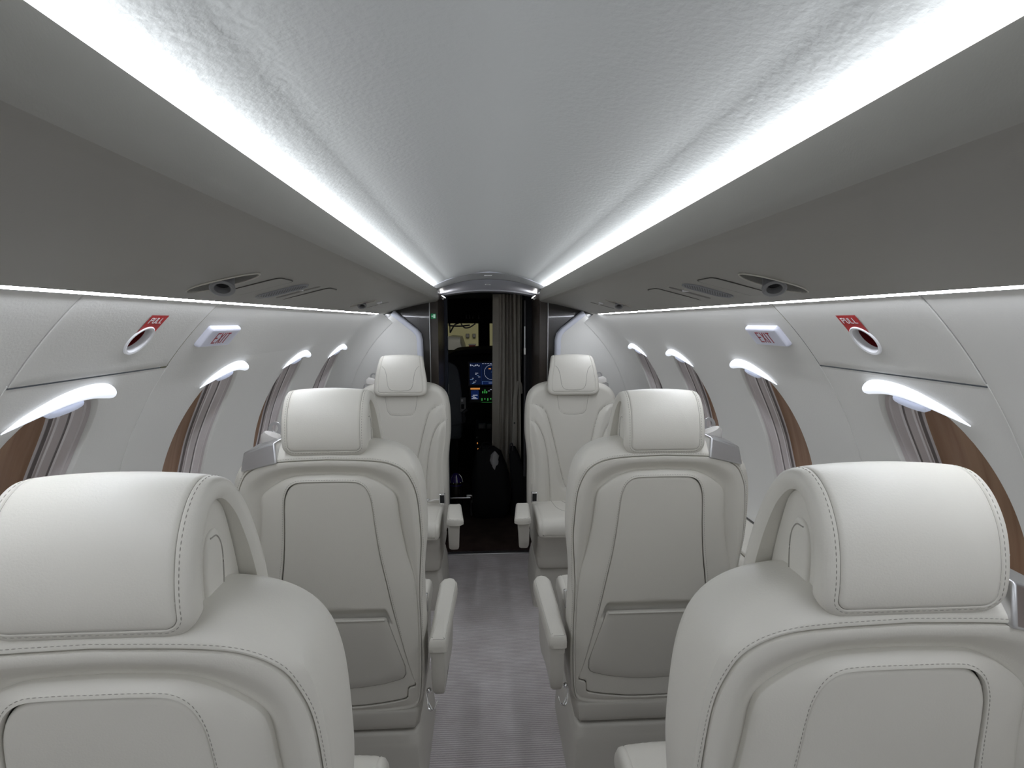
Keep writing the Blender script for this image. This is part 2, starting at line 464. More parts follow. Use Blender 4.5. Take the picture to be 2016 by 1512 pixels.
# glowing caps over the windows
def cap_light(s, Yc, label, group):
    e = empty('window_light', cyl_pt(s, Yc, 33.5), label, 'light', group)
    inv = -Vector(e.location)
    mb = MB()
    # centreline follows the top of the opening from the blunt forward end to the thin rear end
    ctr = [(0.117,33.2),(0.107,33.35),(0.088,33.6),(0.062,33.75),(0.035,33.6),(0.010,33.2),(-0.020,32.4),(-0.050,31.4),(-0.078,30.2)]
    hw = [0.0085,0.0125,0.0130,0.0118,0.0106,0.0094,0.0076,0.0052,0.001]
    c2 = catmull([(a, b, w) for (a, b), w in zip(ctr, hw)], 5)
    rs = []
    for a, b, w in c2:
        c = cyl_pt(s, Yc + a, b, RC-0.004) + inv
        up = (cyl_pt(s, 0, b+1) - cyl_pt(s, 0, b)).normalized(); nn = (cyl_pt(s, 0, b, 0.1) - cyl_pt(s, 0, b)).normalized()
        rs.append([c + up*(w*math.cos(t)) + nn*(min(0.017, w*1.3)*max(-0.35, math.sin(t))) for t in [2*PI*k/16 for k in range(16)]])
    mb.rings(rs, M['cap'], cap0=True, cap1=True)
    mb.build('lamp_cover', e, angle=60)
    mb = MB()
    T = [(0.058,32.0),(0.050,31.7),(0.034,31.4),(0.016,31.2),(0.002,31.2),(-0.008,31.5)]
    rs = []
    for a, b in T:
        c = cyl_pt(s, Yc + a, b+0.1, RC-0.002) + inv; up = (cyl_pt(s, 0, b+1) - cyl_pt(s, 0, b)).normalized(); nn = (cyl_pt(s, 0, b, 0.1) - cyl_pt(s, 0, b)).normalized()
        rs.append([c + up*(0.0075*math.cos(t)) + nn*(0.006*math.sin(t)) for t in [2*PI*k/12 for k in range(12)]])
    mb.rings(rs, M['capl'], cap0=True, cap1=True)
    mb.build('shade_handle', e, angle=60)
names = ['second', 'third', 'fourth']
where = {(-1,1): 'glowing white cap over the nearest left window, behind the near left headrest', (-1,2): 'glowing white cap over the left window just ahead of the exit sign',
 (-1,3): 'small glowing white cap on the left wall above the seat belt of the middle seat', (-1,4): 'farthest and smallest glowing white cap on the left wall, next to the bulkhead',
 (1,1): 'glowing white cap over the nearest right window, below the red pull label', (1,2): 'glowing white cap over the right window below and ahead of the exit sign',
 (1,3): 'small glowing white cap on the right wall, second from the bulkhead', (1,4): 'farthest and smallest glowing white cap on the right wall, beside the bulkhead',
 (-1,0): 'glowing white cap over the left window beside the near seat, behind the camera', (1,0): 'glowing white cap over the right window beside the near seat, behind the camera'}
for s, wins in ((-1, WIN_L), (1, WIN_R)):
    for k, Yc in enumerate(wins): cap_light(s, Yc, where[(s,k)], 'glowing caps over the cabin windows')

# emergency hatch panels with pull handles
def wall_map(s, Yc, thc, r0=RC):
    """(a, b, h): a runs the way text reads on this wall, b up the wall, h out of the wall into the cabin"""
    def f(a, b, h):
        th = thc + math.degrees(b/RC); return cyl_pt(s, Yc - s*a, th, r0 - h)
    return f
def hatch(s):
    h0, h1 = HATCH[s]; g = 0.0014
    e = empty('emergency_hatch_panel', cyl_pt(s, (h0+h1)/2, 41), ('beige emergency hatch panel holding the pull handle on the %s wall' % ('left' if s < 0 else 'right')), 'panel')
    inv = -Vector(e.location)
    f = wall_map(s, (h0+h1)/2, 42.1)
    w, h = (h1-h0)/2-g, RC*R(48.6-35.7)/2
    mb = MB(); nx, ny = 30, 14
    prof = [(0.004,-0.014),(0,-0.010),(0,-0.002),(0.0015,0.0006),(0.004,0.0016)]
    rs = []
    def ring(ins, hh):
        W, H = w-ins, h-ins; out = []
        for i in range(nx): out.append(f(-W+2*W*i/nx, -H, hh))
        for i in range(ny): out.append(f(W, -H+2*H*i/ny, hh))
        for i in range(nx): out.append(f(W-2*W*i/nx, H, hh))
        for i in range(ny): out.append(f(-W, H-2*H*i/ny, hh))
        return out
    rs = [ring(*p) for p in prof]
    rs = [[q + inv for q in r] for r in rs]
    # hole for the handle
    hy = {-1: 0.960, 1: 0.8835}[s]; hth = 40.9
    ha = -s*(hy-(h0+h1)/2)*1.0; hb = RC*R(hth-42.1)
    fr = [np.array(x) for x in []]
    outer = []
    W, H = w-0.004, h-0.004
    flat = []
    for i in range(nx): flat.append((-W+2*W*i/nx, -H))
    for i in range(ny): flat.append((W, -H+2*H*i/ny))
    for i in range(nx): flat.append((W-2*W*i/nx, H))
    for i in range(ny): flat.append((-W, H-2*H*i/ny))
    rad = 0.0265
    for t in (.25, .5, .75, .9, 1.0):
        ring2 = []
        for a, b in flat:
            an = math.atan2(b-hb, (a-ha)); cx, cy = ha + rad*math.cos(an), hb + rad*math.sin(an)
            ring2.append(f(a*(1-t)+cx*t, b*(1-t)+cy*t, 0.0016) + inv)
        rs.append(ring2)
    mb.rings(rs, M['wall']); mb.build('panel', e, angle=35)
    # handle ring and the red cup behind it
    g2 = wall_map(s, hy, hth)
    mb = MB(); N = 48
    def circ(r, h): return [g2(r*math.cos(2*PI*k/N), r*math.sin(2*PI*k/N)*1.12, h) + inv for k in range(N)]
    mb.rings([circ(.0292,.0015), circ(.0288,.0032), circ(.0275,.0042), circ(.0240,.0034), circ(.0230,.0018), circ(.0222,-.004), circ(.0222,-.009)], M['white'])
    mb.build('handle_ring', e)
    mb = MB(); mb.disc([circ(.0222,-.0085), circ(.025,-.030), circ(.021,-.042), circ(.010,-.045)], g2(0,0,-.045)+inv, M['redd'])
    mb.build('handle_cup', e)
    # red label
    mb = MB(); hh = 0.0024
    wt = 0.0245
    poly = [(-wt, 0.0)] + [(-wt, 0.055), (wt, 0.055), (wt, 0.0)] + [(wt*math.cos(-t), 0.0 + 0) for t in ()]
    nU, nV = 14, 12
    vs, fs = [], []
    for j in range(nV+1):
        for i in range(nU+1):
            u = -wt + 2*wt*i/nU
            lo = math.sqrt(max(0.0, 1-(u/0.0295)**2))*0.0295
            hi = 0.060
            vs.append(g2(u, lo + (hi-lo)*j/nV, hh) + inv)
    for j in range(nV):
        for i in range(nU):
            a = j*(nU+1)+i; fs.append((a, a+1, a+nU+2, a+nU+1))
    mb.add(vs, fs, M['red']); mb.build('red_label', e)
    lettering(e, g2, inv, 'PULL', 0.0, 0.0475, 0.0115, 0.0031, 0.0034, 0.0014, M['white'], 0.0027)
LET = {
 'E': [[(1,0),(0,0),(0,2),(1,2)],[(0,1),(0.85,1)]], 'X': [[(0,0),(1,2)],[(0,2),(1,0)]], 'I': [[(0,0),(0,2)]],
 'T': [[(0,2),(1,2)],[(0.5,2),(0.5,0)]], 'P': [[(0,0),(0,2),(0.8,2),(1,1.8),(1,1.2),(0.8,1),(0,1)]], 'U': [[(0,2),(0,0.3),(0.25,0),(0.75,0),(1,0.3),(1,2)]],
 'L': [[(0,2),(0,0),(0.9,0)]]}
def lettering(parent, f, inv, text, cx, cy, H, wid, gap, st, m, h, name='lettering'):
    adv = [(wid*2 if ch != 'I' else 0) for ch in text]
    tot = sum(adv) + gap*(len(text)-1); x = cx - tot/2
    mb = MB()
    for ch, a in zip(text, adv):
        for path in LET[ch]:
            P = [np.array((x + px*(a if a else 0), cy - H/2 + py*H/2)) for px, py in path]
            for p, q in zip(P[:-1], P[1:]):
                d = (q-p)/np.linalg.norm(q-p); nn = np.array([-d[1], d[0]])*st/2; e2 = d*st/2
                c = [p-e2-nn, q+e2-nn, q+e2+nn, p-e2+nn]
                vs = [f(*k, h) + inv for k in c] + [f(*k, h+0.0004) + inv for k in c]
                mb.add(vs, [(0,1,2,3),(4,5,6,7),(0,1,5,4),(1,2,6,5),(2,3,7,6),(3,0,4,7)], m)
        x += a + gap
    mb.build(name, parent, smooth=False)
hatch(-1); hatch(1)

# exit signs
def exit_sign(s):
    Yc = {-1: 1.232, 1: 1.196}[s]
    e = empty('exit_sign', cyl_pt(s, Yc, 41.1), 'white exit sign with red letters on the %s wall ahead of the hatch' % ('left' if s < 0 else 'right'), 'sign')
    inv = -Vector(e.location); f = wall_map(s, Yc, 41.1)
    mb = MB()
    pillow(mb, rrect(0.069, 0.028, 0.005), lambda a, b, h: f(a, b, h)+inv, [(0.0,0.0),(0.0,0.005),(0.0015,0.009),(0.004,0.0112),(0.006,0.0118)], M['signw'], nin=5, N=72)
    mb.build('sign_housing', e, angle=50)
    lettering(e, f, inv, 'EXIT', 0.0, 0.0, 0.028, 0.0056, 0.0078, 0.0032, M['redl'], 0.0119)
exit_sign(-1); exit_sign(1)

# trim seams running down from the hatch on each wall
for s, y in ((-1, 1.119), (1, 1.078), (-1, 0.748), (1, 0.700)):
    mb = MB(); pts = [cyl_pt(s, y, t, RC-0.0007) for t in np.linspace(-4, 49 if y > 1 and False else 36, 40)]
    mb.tube(pts, 0.0009, M['wall'], n=6)
    tag(mb.build('trim_seam'), kind='structure')

# overhead valances under the cove lights, with the service fittings cut in
BIN = [(0.275,1.461),(0.2785,1.4625),(0.2825,1.4610),(0.2900,1.4470),(0.350,1.4440),(0.368,1.4500),(0.420,1.440),(0.560,1.345),(0.556,1.3385),(0.5530,1.3300),(0.5470,1.3285),
       (0.500,1.3455),(0.430,1.3640),(0.360,1.3810),(0.330,1.3868),(0.305,1.3912),(0.2890,1.3938),(0.2795,1.3963),(0.2725,1.4008),(0.2695,1.4075),(0.2690,1.4150),(0.2710,1.4350),(0.2742,1.4540)]
def bin_z(x): return 1.3278 + (0.57-abs(x))*0.25
def bin_map(s, X, Y):
    """(a along +X outboard, b along Y, h down out of the underside)"""
    u = Vector((s*0.97, 0, -0.2425)); nn = Vector((-s*0.2425, 0, -0.97))
    c = Vector((s*X, Y, bin_z(X)))
    return lambda a, b, h: c + u*a + Vector((0, b, 0)) + nn*h
FIT = {-1: dict(vents=[(0.462,0.915,1.0),(0.462,1.925,0.8)], slots=[(0.455,1.245),(0.46,2.16)], grille=(0.462,1.165), lids=[(0.468,1.035,0.066,0.062),(0.465,1.335,0.066,0.06)], tabs=[(0.43,2.06)]),
        1: dict(vents=[(0.460,0.880,1.0),(0.460,1.905,0.8)], slots=[(0.455,1.225),(0.46,2.16)], grille=(0.455,1.125), lids=[(0.460,1.005,0.066,0.062),(0.460,1.325,0.066,0.06)], tabs=[(0.43,2.05)])}
def scoop_outline(w, l):
    return catmull([(-w,-l*0.2),(-w*0.55,-l*0.9),(w*0.45,-l),(w,-l*0.35),(w*0.95,l*0.45),(w*0.4,l),(-w*0.55,l*0.75)], 5, True)
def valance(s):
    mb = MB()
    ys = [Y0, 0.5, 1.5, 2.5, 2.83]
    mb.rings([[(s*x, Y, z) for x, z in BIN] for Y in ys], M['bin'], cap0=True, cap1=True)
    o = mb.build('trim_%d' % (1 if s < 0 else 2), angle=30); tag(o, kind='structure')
    cut = []
    for X, Y, k in FIT[s]['vents']:
        f = bin_map(s, X, Y); c = MB(); pillow(c, scoop_outline(0.060*k, 0.032*k), f, [(0.0,-0.030),(0,0.012)], M['grey'], nin=1, N=40)
        cut.append(c.build('cutter', smooth=False))
    for X, Y in FIT[s]['slots']:
        f = bin_map(s, X, Y); c = MB(); pillow(c, rrect(0.052, 0.012, 0.011), f, [(0.0,-0.012),(0,0.012)], M['grey'], nin=1, N=40)
        cut.append(c.build('cutter', smooth=False))
    finish_boolean(o, cut)
valance(-1); valance(1)

side = {-1: 'left', 1: 'right'}
for s in (-1, 1):
    F = FIT[s]; sd = side[s]
    for i, (X, Y, k) in enumerate(F['vents']):
        f = bin_map(s, X, Y); e = empty('air_vent', f(0,0,0), '%s dark round air nozzle in a scoop in the %s overhead panel' % (('large near' , 'small far')[i], sd), 'air vent', 'air nozzles in the overhead panels')
        inv = -Vector(e.location); mb = MB()
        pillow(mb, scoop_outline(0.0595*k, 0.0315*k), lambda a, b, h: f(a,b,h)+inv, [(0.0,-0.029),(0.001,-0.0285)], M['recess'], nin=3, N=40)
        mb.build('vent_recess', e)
        mb = MB(); T = Matrix.Translation(f(0.004, -0.002, 0.002)+inv) @ (Vector((-s*0.25,-0.75,-1)).to_track_quat('Z','Y').to_matrix().to_4x4())
        mb.lathe([(0.018*k,-0.026),(0.018*k,0.004),(0.0195*k,0.006),(0.0195*k,0.010),(0.0165*k,0.012),(0.0125*k,0.010),(0.0115*k,0.002),(0.0115*k,-0.010)], T, M['grey'])
        mb.lathe([(0.0122*k,-0.002),(0.0002,-0.002)], T, M['blackm'])
        mb.build('nozzle', e)
        mb = MB(); pts = [f(a, 0.013*k + 0.006*math.cos(a*20), 0.0006)+inv for a in np.linspace(0.045*k, 0.075*k, 6)]
        mb = MB()
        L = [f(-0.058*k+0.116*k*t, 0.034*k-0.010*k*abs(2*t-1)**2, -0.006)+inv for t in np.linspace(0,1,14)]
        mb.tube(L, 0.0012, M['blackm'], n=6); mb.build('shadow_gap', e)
        mb = MB(); L = resample(scoop_outline(0.0612*k, 0.0332*k), 60)
        mb.tube([f(a, b, 0.0004)+inv for a, b in L], 0.0017, M['plastic'], n=6, closed=True); mb.build('vent_lip_highlight', e)  # pale ring added to draw the highlight along the scoop's edge
    for i, (X, Y) in enumerate(F['slots']):
        f = bin_map(s, X, Y); e = empty('reading_light', f(0,0,0), '%s slotted reading light with white tab in the %s overhead panel' % (('near','far')[i], sd), 'reading light', 'slotted reading lights in the overhead panels')
        inv = -Vector(e.location); mb = MB()
        pillow(mb, rrect(0.0515,0.0115,0.011), lambda a,b,h: f(a,b,h)+inv, [(0,-0.0115),(0.001,-0.011)], M['dark'], nin=2, N=40); mb.build('slot_back', e)
        mb = MB(); mb.box((-0.012,-0.006,-0.002),(0.006,0.006,0.006), M['white'], Matrix.Translation(f(-0.005,0,-0.004)+inv)); mb.build('lamp_tab', e, bevel=0.001)
    X, Y = F['grille']; f = bin_map(s, X, Y)
    e = empty('speaker_grille', f(0,0,0), 'grey oval perforated speaker grille in the %s overhead panel' % sd, 'speaker'); inv = -Vector(e.location)
    mb = MB(); pillow(mb, rrect(0.056,0.031,0.029), lambda a,b,h: f(a,b,h)+inv, [(0,-0.002),(0,0.0016),(0.0015,0.0024),(0.003,0.0012),(0.0035,0.0004)], M['grille'], nin=3, N=60); mb.build('grille_plate', e)
    mb = MB()
    for i in range(-9, 10):
        for j in range(-5, 6):
            a, b = i*0.0058 + (j % 2)*0.0029, j*0.0058
            if (a/0.050)**4 + abs(b/0.027)**2.4 < 1:
                vs = [f(a+0.0017*math.cos(t), b+0.0017*math.sin(t), 0.0008)+inv for t in [2*PI*q/6 for q in range(6)]]
                mb.add(vs, [(0,1,2,3,4,5)], M['blackm'])
    o = mb.build('perforation', e, smooth=False); o['kind'] = 'stuff'
    for i, (X, Y, w, l) in enumerate(F['lids']):
        f = bin_map(s, X, Y)
        o = MB(); pillow(o, rrect(w, l*0.62, 0.012), f, [(0,-0.004),(0,0.0004),(0.001,0.0012)], M['bin'], nin=3, N=60)
        L = resample(rrect(w+0.001, l*0.62+0.001, 0.012), 60)
        o.tube([f(a,b,0.0002) for a, b in L], 0.0008, M['groove'], n=4, closed=True)
        tag(o.build('service_lid', angle=30), '%s flush rectangular lid in the %s overhead panel, %s the speaker grille' % (('near','far')[i], sd, ('behind','ahead of')[i]), 'lid', 'flush lids in the overhead panels')
    for X, Y in F['tabs']:
        f = bin_map(s, X, Y); mb = MB(); pillow(mb, rrect(0.010,0.004,0.003), f, [(0,-0.002),(0,0.003),(0.001,0.004)], M['white'], nin=2, N=24)
        tag(mb.build('latch_tab'), 'tiny white latch tab in the %s overhead panel near the doorway' % sd, 'latch')

# light strips
for s in (-1, 1):
    mb = MB()
    # lens strip tilted in towards the middle of the ceiling, in a plain backing rail
    a0, a1 = (0.2885, 1.4578), (0.2950, 1.4640); b0, b1 = (0.2920, 1.4500), (0.2995, 1.4580)
    q = [(s*x, y, z) for y in (Y0+0.02, 2.78) for x, z in (a0, a1, b1, b0)]
    mb.add(q, [(0,1,5,4)], M['cove']); mb.add(q, [(1,2,6,5),(2,3,7,6),(3,0,4,7),(0,3,2,1),(4,5,6,7)], M['white'])
    tag(mb.build('cove_light_strip', smooth=False), 'white light strip hidden behind the %s edge of the ceiling cove' % side[s], 'light strip')
    mb = MB()
    y1 = 2.745
    a0, a1, b0, b1 = (0.5560,1.3292), (0.5640,1.3262), (0.5580,1.3380), (0.5650,1.3320)
    q = [(s*x, y, z) for y in (Y0+0.02, y1) for x, z in (a0, a1, b1, b0)]
    mb.add(q, [(0,1,5,4)], M['wash']); mb.add(q, [(1,2,6,5),(2,3,7,6),(3,0,4,7),(0,3,2,1),(4,5,6,7)], M['white'])
    tag(mb.build('wall_light_strip', smooth=False), 'thin bright light strip along the bottom of the %s overhead panel' % side[s], 'light strip')

# ------------------------------------------------------------------ bulkheads
def bulk_side(s):
    # beige forward panel with pale edge: full outline clipped to the tube
    inner = [(0.352,-0.0),(0.352,1.10),(0.353,1.19),(0.358,1.222),(0.372,1.246),(0.40,1.268),(0.470,1.325),(0.495,1.345)]
    outer = [(min(0.80, 0.80*math.cos(R(t))), ZC+0.80*math.sin(R(t))) for t in np.linspace(-60, 50, 40)]
    mb = MB(); n = 40
    I = np.array(inner); Li = np.r_[0, np.cumsum(np.linalg.norm(np.diff(I,axis=0),axis=1))]
    t = np.linspace(0, Li[-1], n); ip = np.stack([np.interp(t, Li, I[:,0]), np.interp(t, Li, I[:,1])], 1)
    op = np.array(outer); ip[0,1] = 0.0
    w = 0.026
    # inset line of the pale edge
    T = np.gradient(ip, axis=0); N = np.stack([T[:,1], -T[:,0]], 1); N /= np.linalg.norm(N,axis=1)[:,None]
    ep = ip + N*w
    rs = [[(s*a, YP, b) for a, b in op], [(s*a, YP, b) for a, b in (op+ep)/2], [(s*a, YP, b) for a, b in ep]]
    mb.rings(rs, M['wall'], closed=False)
    o = mb.build('wall_front_%s' % side[s], angle=60); tag(o, kind='structure')
    mb = MB()
    rs = [[(s*a, YP-0.001, b) for a, b in ep], [(s*a, YP-0.006, b) for a, b in ep*0.8+ip*0.2], [(s*a, YP-0.007, b) for a, b in ep*0.2+ip*0.8], [(s*a, YP-0.001, b) for a, b in ip], [(s*a, YP+0.05, b) for a, b in ip]]
    mb.rings(rs, M['trimwhite'], closed=False)
    tag(mb.build('trim_%d' % (7 if s < 0 else 8), angle=60), kind='structure')
    # dark glossy door frame panel
    mb = MB()
    mb.box((s*0.315 if s > 0 else -0.62, 2.822, 0.0), (0.62 if s > 0 else -0.315, 2.845, 1.46), M['black'])
    mb.box((s*0.317 if s > 0 else -0.52, 2.8200, 1.315), (0.52 if s > 0 else -0.317, 2.8219, 1.3175), M['brushed'])
    tag(mb.build('wall_front_dark_%s' % side[s], smooth=False), kind='structure')
    mb = MB(); x0, x1 = sorted((s*0.274, s*0.317))
    mb.box((x0, 2.84, 0), (x1, 3.30, 1.47), M['brownp'])
    mb.box((min(s*0.3145,s*0.3175), 2.816, 0), (max(s*0.3145,s*0.3175), 2.846, 1.40), M['brushed'])
    tag(mb.build('doorway_jamb_%s' % side[s], smooth=False), kind='structure')
bulk_side(-1); bulk_side(1)
# rear bulkhead
mb = MB(); mb.disc([[(RC*math.cos(2*PI*k/64), Y0, ZC+RC*math.sin(2*PI*k/64)) for k in range(64)]], (0,Y0,ZC), M['wall'])
tag(mb.build('wall_back'), kind='structure')

# arches over the doorway
def arch(name, x, ztop, zend, y0, y1, dz, m, num):
    mb = MB(); xs = np.linspace(-x, x, 33); r1 = []
    zc = [ztop - (ztop-zend)*(abs(q)/x)**2.1 for q in xs]
    a = [(q, y0, z+0.004) for q, z in zip(xs, zc)]; a2 = [(q, y0-0.004, z-0.002) for q, z in zip(xs, zc)]
    b = [(q, y0-0.004, z-dz*0.8) for q, z in zip(xs, zc)]; c = [(q, y0+0.006, z-dz) for q, z in zip(xs, zc)]
    d = [(q, y1, z-dz-0.004) for q, z in zip(xs, zc)]
    mb.rings([a, a2, b, c, d], m, closed=False)
    tag(mb.build(name, angle=50), kind='structure')
xs = np.linspace(-1, 1, 41)
def arc(x, zt, ze, Y): return [(x*q, Y, zt - (zt-ze)*abs(q)**2.1) for q in xs]
mb = MB(); mb.rings([arc(.293,1.5530,1.482,2.800), arc(.294,1.5500,1.478,2.792), arc(.293,1.5440,1.472,2.793)], M['trimwhite'], closed=False)
mb.rings([arc(.293,1.5440,1.472,2.793), arc(.288,1.5130,1.453,2.800), arc(.286,1.5105,1.450,2.806)], M['archgrey'], closed=False)
tag(mb.build('trim_9', angle=50), kind='structure')
mb = MB(); mb.rings([arc(.286,1.5105,1.450,2.806), arc(.284,1.499,1.447,2.90), arc(.281,1.487,1.446,3.00), arc(.278,1.4765,1.446,3.09), arc(.277,1.472,1.443,3.10), arc(.277,1.468,1.439,3.102), arc(.277,1.470,1.441,3.30)], M['trimwhite'], closed=False)
tag(mb.build('trim_10', angle=50), kind='structure')
mb = MB(); mb.box((-0.62,2.846,1.565),(0.62,3.32,1.62), M['blackm']); tag(mb.build('ceiling_entry', smooth=False), kind='structure')
for s in (-1, 1):
    mb = MB(); T = Matrix.Translation(Vector((s*0.256, 3.00, 1.425))) @ Matrix.Rotation(R(-s*35), 4, 'Y')
    mb.lathe([(0.0002,-0.012),(0.013,-0.012),(0.015,-0.004),(0.016,0.003),(0.0135,0.004)], T, M['chrome'], 20)
    mb.lathe([(0.0135,0.004),(0.0002,0.006)], T, M['dl'], 20)
    tag(mb.build('arch_lamp'), 'small bright round lamp at the %s end of the doorway arch' % side[s], 'lamp')
mb = MB(); mb.box((-0.026,2.788,1.5275),(0.016,2.796,1.5320), M['white']); tag(mb.build('arch_latch', bevel=0.0015), 'small pale latch at the centre of the upper doorway arch', 'latch')
mb = MB(); mb.box((-0.020,2.93,1.4910),(0.012,2.955,1.4945), M['chrome']); tag(mb.build('arch_keeper', bevel=0.001), 'small shiny plate under the centre of the doorway arch', 'plate')

# threshold
mb = MB(); mb.box((-0.62,2.788,-0.01),(0.62,2.822,0.006), M['brushed'])
tag(mb.build('trim_11', bevel=0.003), kind='structure')

# ------------------------------------------------------------------ side ledges
def ledge(s):
    e = empty('side_ledge', (s*0.76, 1.0, 0.63), 'long cream side ledge with dark lower panel along the %s wall' % side[s], 'side ledge')
    inv = -Vector(e.location)
    def bx(mb, x0, x1, y0, y1, z0, z1, m):
        a, b = sorted((s*x0, s*x1)); mb.box((a,y0,z0),(b,y1,z1), m, Matrix.Translation(inv))
    mb = MB(); bx(mb, .716,.838,-0.9,1.315,.626,.640, M['leather']); mb.build('ledge_top', e, bevel=0.005)
    mb = MB(); bx(mb, .705,.838,1.318,1.700,.626,.640, M['leather']); mb.build('ledge_lid', e, bevel=0.005)
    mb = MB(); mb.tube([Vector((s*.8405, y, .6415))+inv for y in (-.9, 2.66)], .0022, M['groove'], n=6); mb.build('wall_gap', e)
    mb = MB(); bx(mb, .665,.835,1.318,1.700,.612,.624, M['leather']); bx(mb, .672,.83,1.318,1.700,.590,.609, M['plastic']); mb.build('lid_rail', e, bevel=0.004)
    mb = MB(); bx(mb, .705,.838,1.704,2.66,.624,.634, M['dark']); mb.build('cup_plate', e, bevel=0.003)
    mb = MB(); bx(mb, .705,.838,1.6985,1.7045,.622,.641, M['chrome']); mb.build('chrome_strip', e, bevel=0.001)
    for y in (1.76, 2.02):
        mb = MB(); T = Matrix.Translation(Vector((s*0.785, y, 0.634))+inv)
        mb.lathe([(0.034,0),(0.036,0.004),(0.033,0.005),(0.030,0.001),(0.029,-0.004)], T, M['chrome']); mb.lathe([(0.0295,0.0008),(0.0002,0.0006)], T, M['blackm'])
        mb.build('cup_ring', e)
    mb = MB(); bx(mb, .716,.83,-0.9,2.66,.0,.590, M['dark']); mb.build('lower_panel', e, bevel=0.004)
    mb = MB(); bx(mb, .7145,.716,-0.9,2.66,.44,.446, M['blackm']); mb.build('panel_groove', e)
ledge(-1); ledge(1)

# ------------------------------------------------------------------ seats
HALF_O = [(0,.238),(.12,.239),(.180,.245),(.204,.262),(.214,.30),(.2195,.36),(.2205,.45),(.2190,.56),(.2190,.62),(.2235,.675),(.2300,.74),(.2305,.80),(.2270,.87),(.2190,.915),(.2060,.946),(.184,.970),(.150,.987),(.10,.996),(0,1.0)]
HALF_A = [(0,.243),(.12,.245),(.175,.250),(.195,.262),(.2045,.29),(.2095,.35),(.2120,.42),(.2125,.50),(.2120,.60),(.2165,.67),(.2215,.74),(.2200,.80),(.2145,.865),(.2025,.903),(.185,.930),(.15,.949),(.10,.957),(0,.961)]
HALF_B = [(0,.252),(.12,.255),(.17,.262),(.188,.268),(.1985,.285),(.2015,.320),(.2030,.350),(.2055,.41),(.2065,.47),(.2065,.54),(.2050,.60),(.1990,.65),(.1850,.70),(.1790,.73),(.1725,.77),(.168,.81),(.1645,.850),(.1560,.873),(.126,.897),(.100,.910),(.07,.918),(0,.921)]
HALF_C = [(0,.262),(.055,.2635),(.11,.270),(.150,.277),(.167,.2815),(.1725,.288),(.1735,.300),(.1740,.312),(.179,.3175),(.190,.320),(.1965,.3245),(.195,.332),(.190,.348),(.175,.405),(.155,.50),(.140,.58),(.130,.64),(.120,.70),(.112,.77),(.1065,.84),(.1020,.868),(.0920,.890),(.075,.9025),(.05,.9055),(0,.906)]
SC = (0.0, 0.60)
NA = 300
ANG = [(-PI/2 + 2*PI*k/NA) for k in range(NA)]
def full(half, k=5):
    h = [tuple(p) for p in catmull(half, k)]
    return h + [(-x, z) for x, z in h[::-1][1:-1]]
def rear_y(z): return -0.10*(z-0.3)
def loop_pts(half): 
    r = ray_radii(full(half), SC, ANG); return np.array([(SC[0]+q*math.cos(a), SC[1]+q*math.sin(a)) for q, a in zip(r, ANG)])
LO, LA, LB, LC = loop_pts(HALF_O), loop_pts(HALF_A), loop_pts(HALF_B), loop_pts(HALF_C)
def inset(L, d):
    D = L - np.array(SC); r = np.linalg.norm(D, axis=1)[:,None]; return np.array(SC) + D*(1 - d/r)
def at_h(P, h):      # h = distance out of the rear face (towards -y)
    return [(x, rear_y(z) - (h if np.isscalar(h) else h[i]), z) for i, (x, z) in enumerate(P)]
FRONT1 = [(.215,.895),(.19,.893),(.168,.885),(.145,.868),(.128,.843),(.110,.785),(.092,.710),(.072,.620),(.056,.549),(.044,.505),(.030,.482),(.012,.473),(0,.472)]
FRONT2 = [(.232,.822),(.205,.816),(.182,.800),(.162,.772),(.142,.720),(.130,.660),(.122,.590),(.116,.50),(.114,.40)]
NECK = [(.080,.985),(.076,.93),(.068,.875),(.062,.858),(.050,.846),(.030,.842),(0,.841)]
def dist_poly(P, C):
    P = np.array(P); C = np.array(C); d = np.full(len(P), 9.0)
    for a, b in zip(C[:-1], C[1:]):
        ab = b-a; t = np.clip(((P-a)@ab)/max(ab@ab,1e-12), 0, 1); q = a + t[:,None]*ab
        d = np.minimum(d, np.linalg.norm(P-q, axis=1))
    return d
F1 = np.array(catmull(FRONT1, 5)); F2 = np.array(catmull(FRONT2, 5)); NK = np.array(catmull(NECK, 5))
def front_relief(P):
    A = np.abs(P[:,0]); z = P[:,1]; Q = np.stack([A, z], 1)
    x1 = np.interp(z, F1[::-1,1], F1[::-1,0]); x2 = np.interp(z, F2[::-1,1], F2[::-1,0])
    low = sm((z-0.30)/0.1)
    b1 = np.where(z < .90, sm((A-x1)/0.030), 0)*0.013*sm((0.90-z)/0.02)
    b2 = np.where(z < .825, sm((A-x2)/0.030), 0)*0.011*sm((0.825-z)/0.02)
    g = -0.0055*np.exp(-(dist_poly(Q, F1)/0.0035)**2) - 0.005*np.exp(-(dist_poly(Q, F2)/0.0035)**2)*(z > .38) - 0.003*np.exp(-(dist_poly(Q, NK)/0.003)**2)
    return b1 + b2 + g
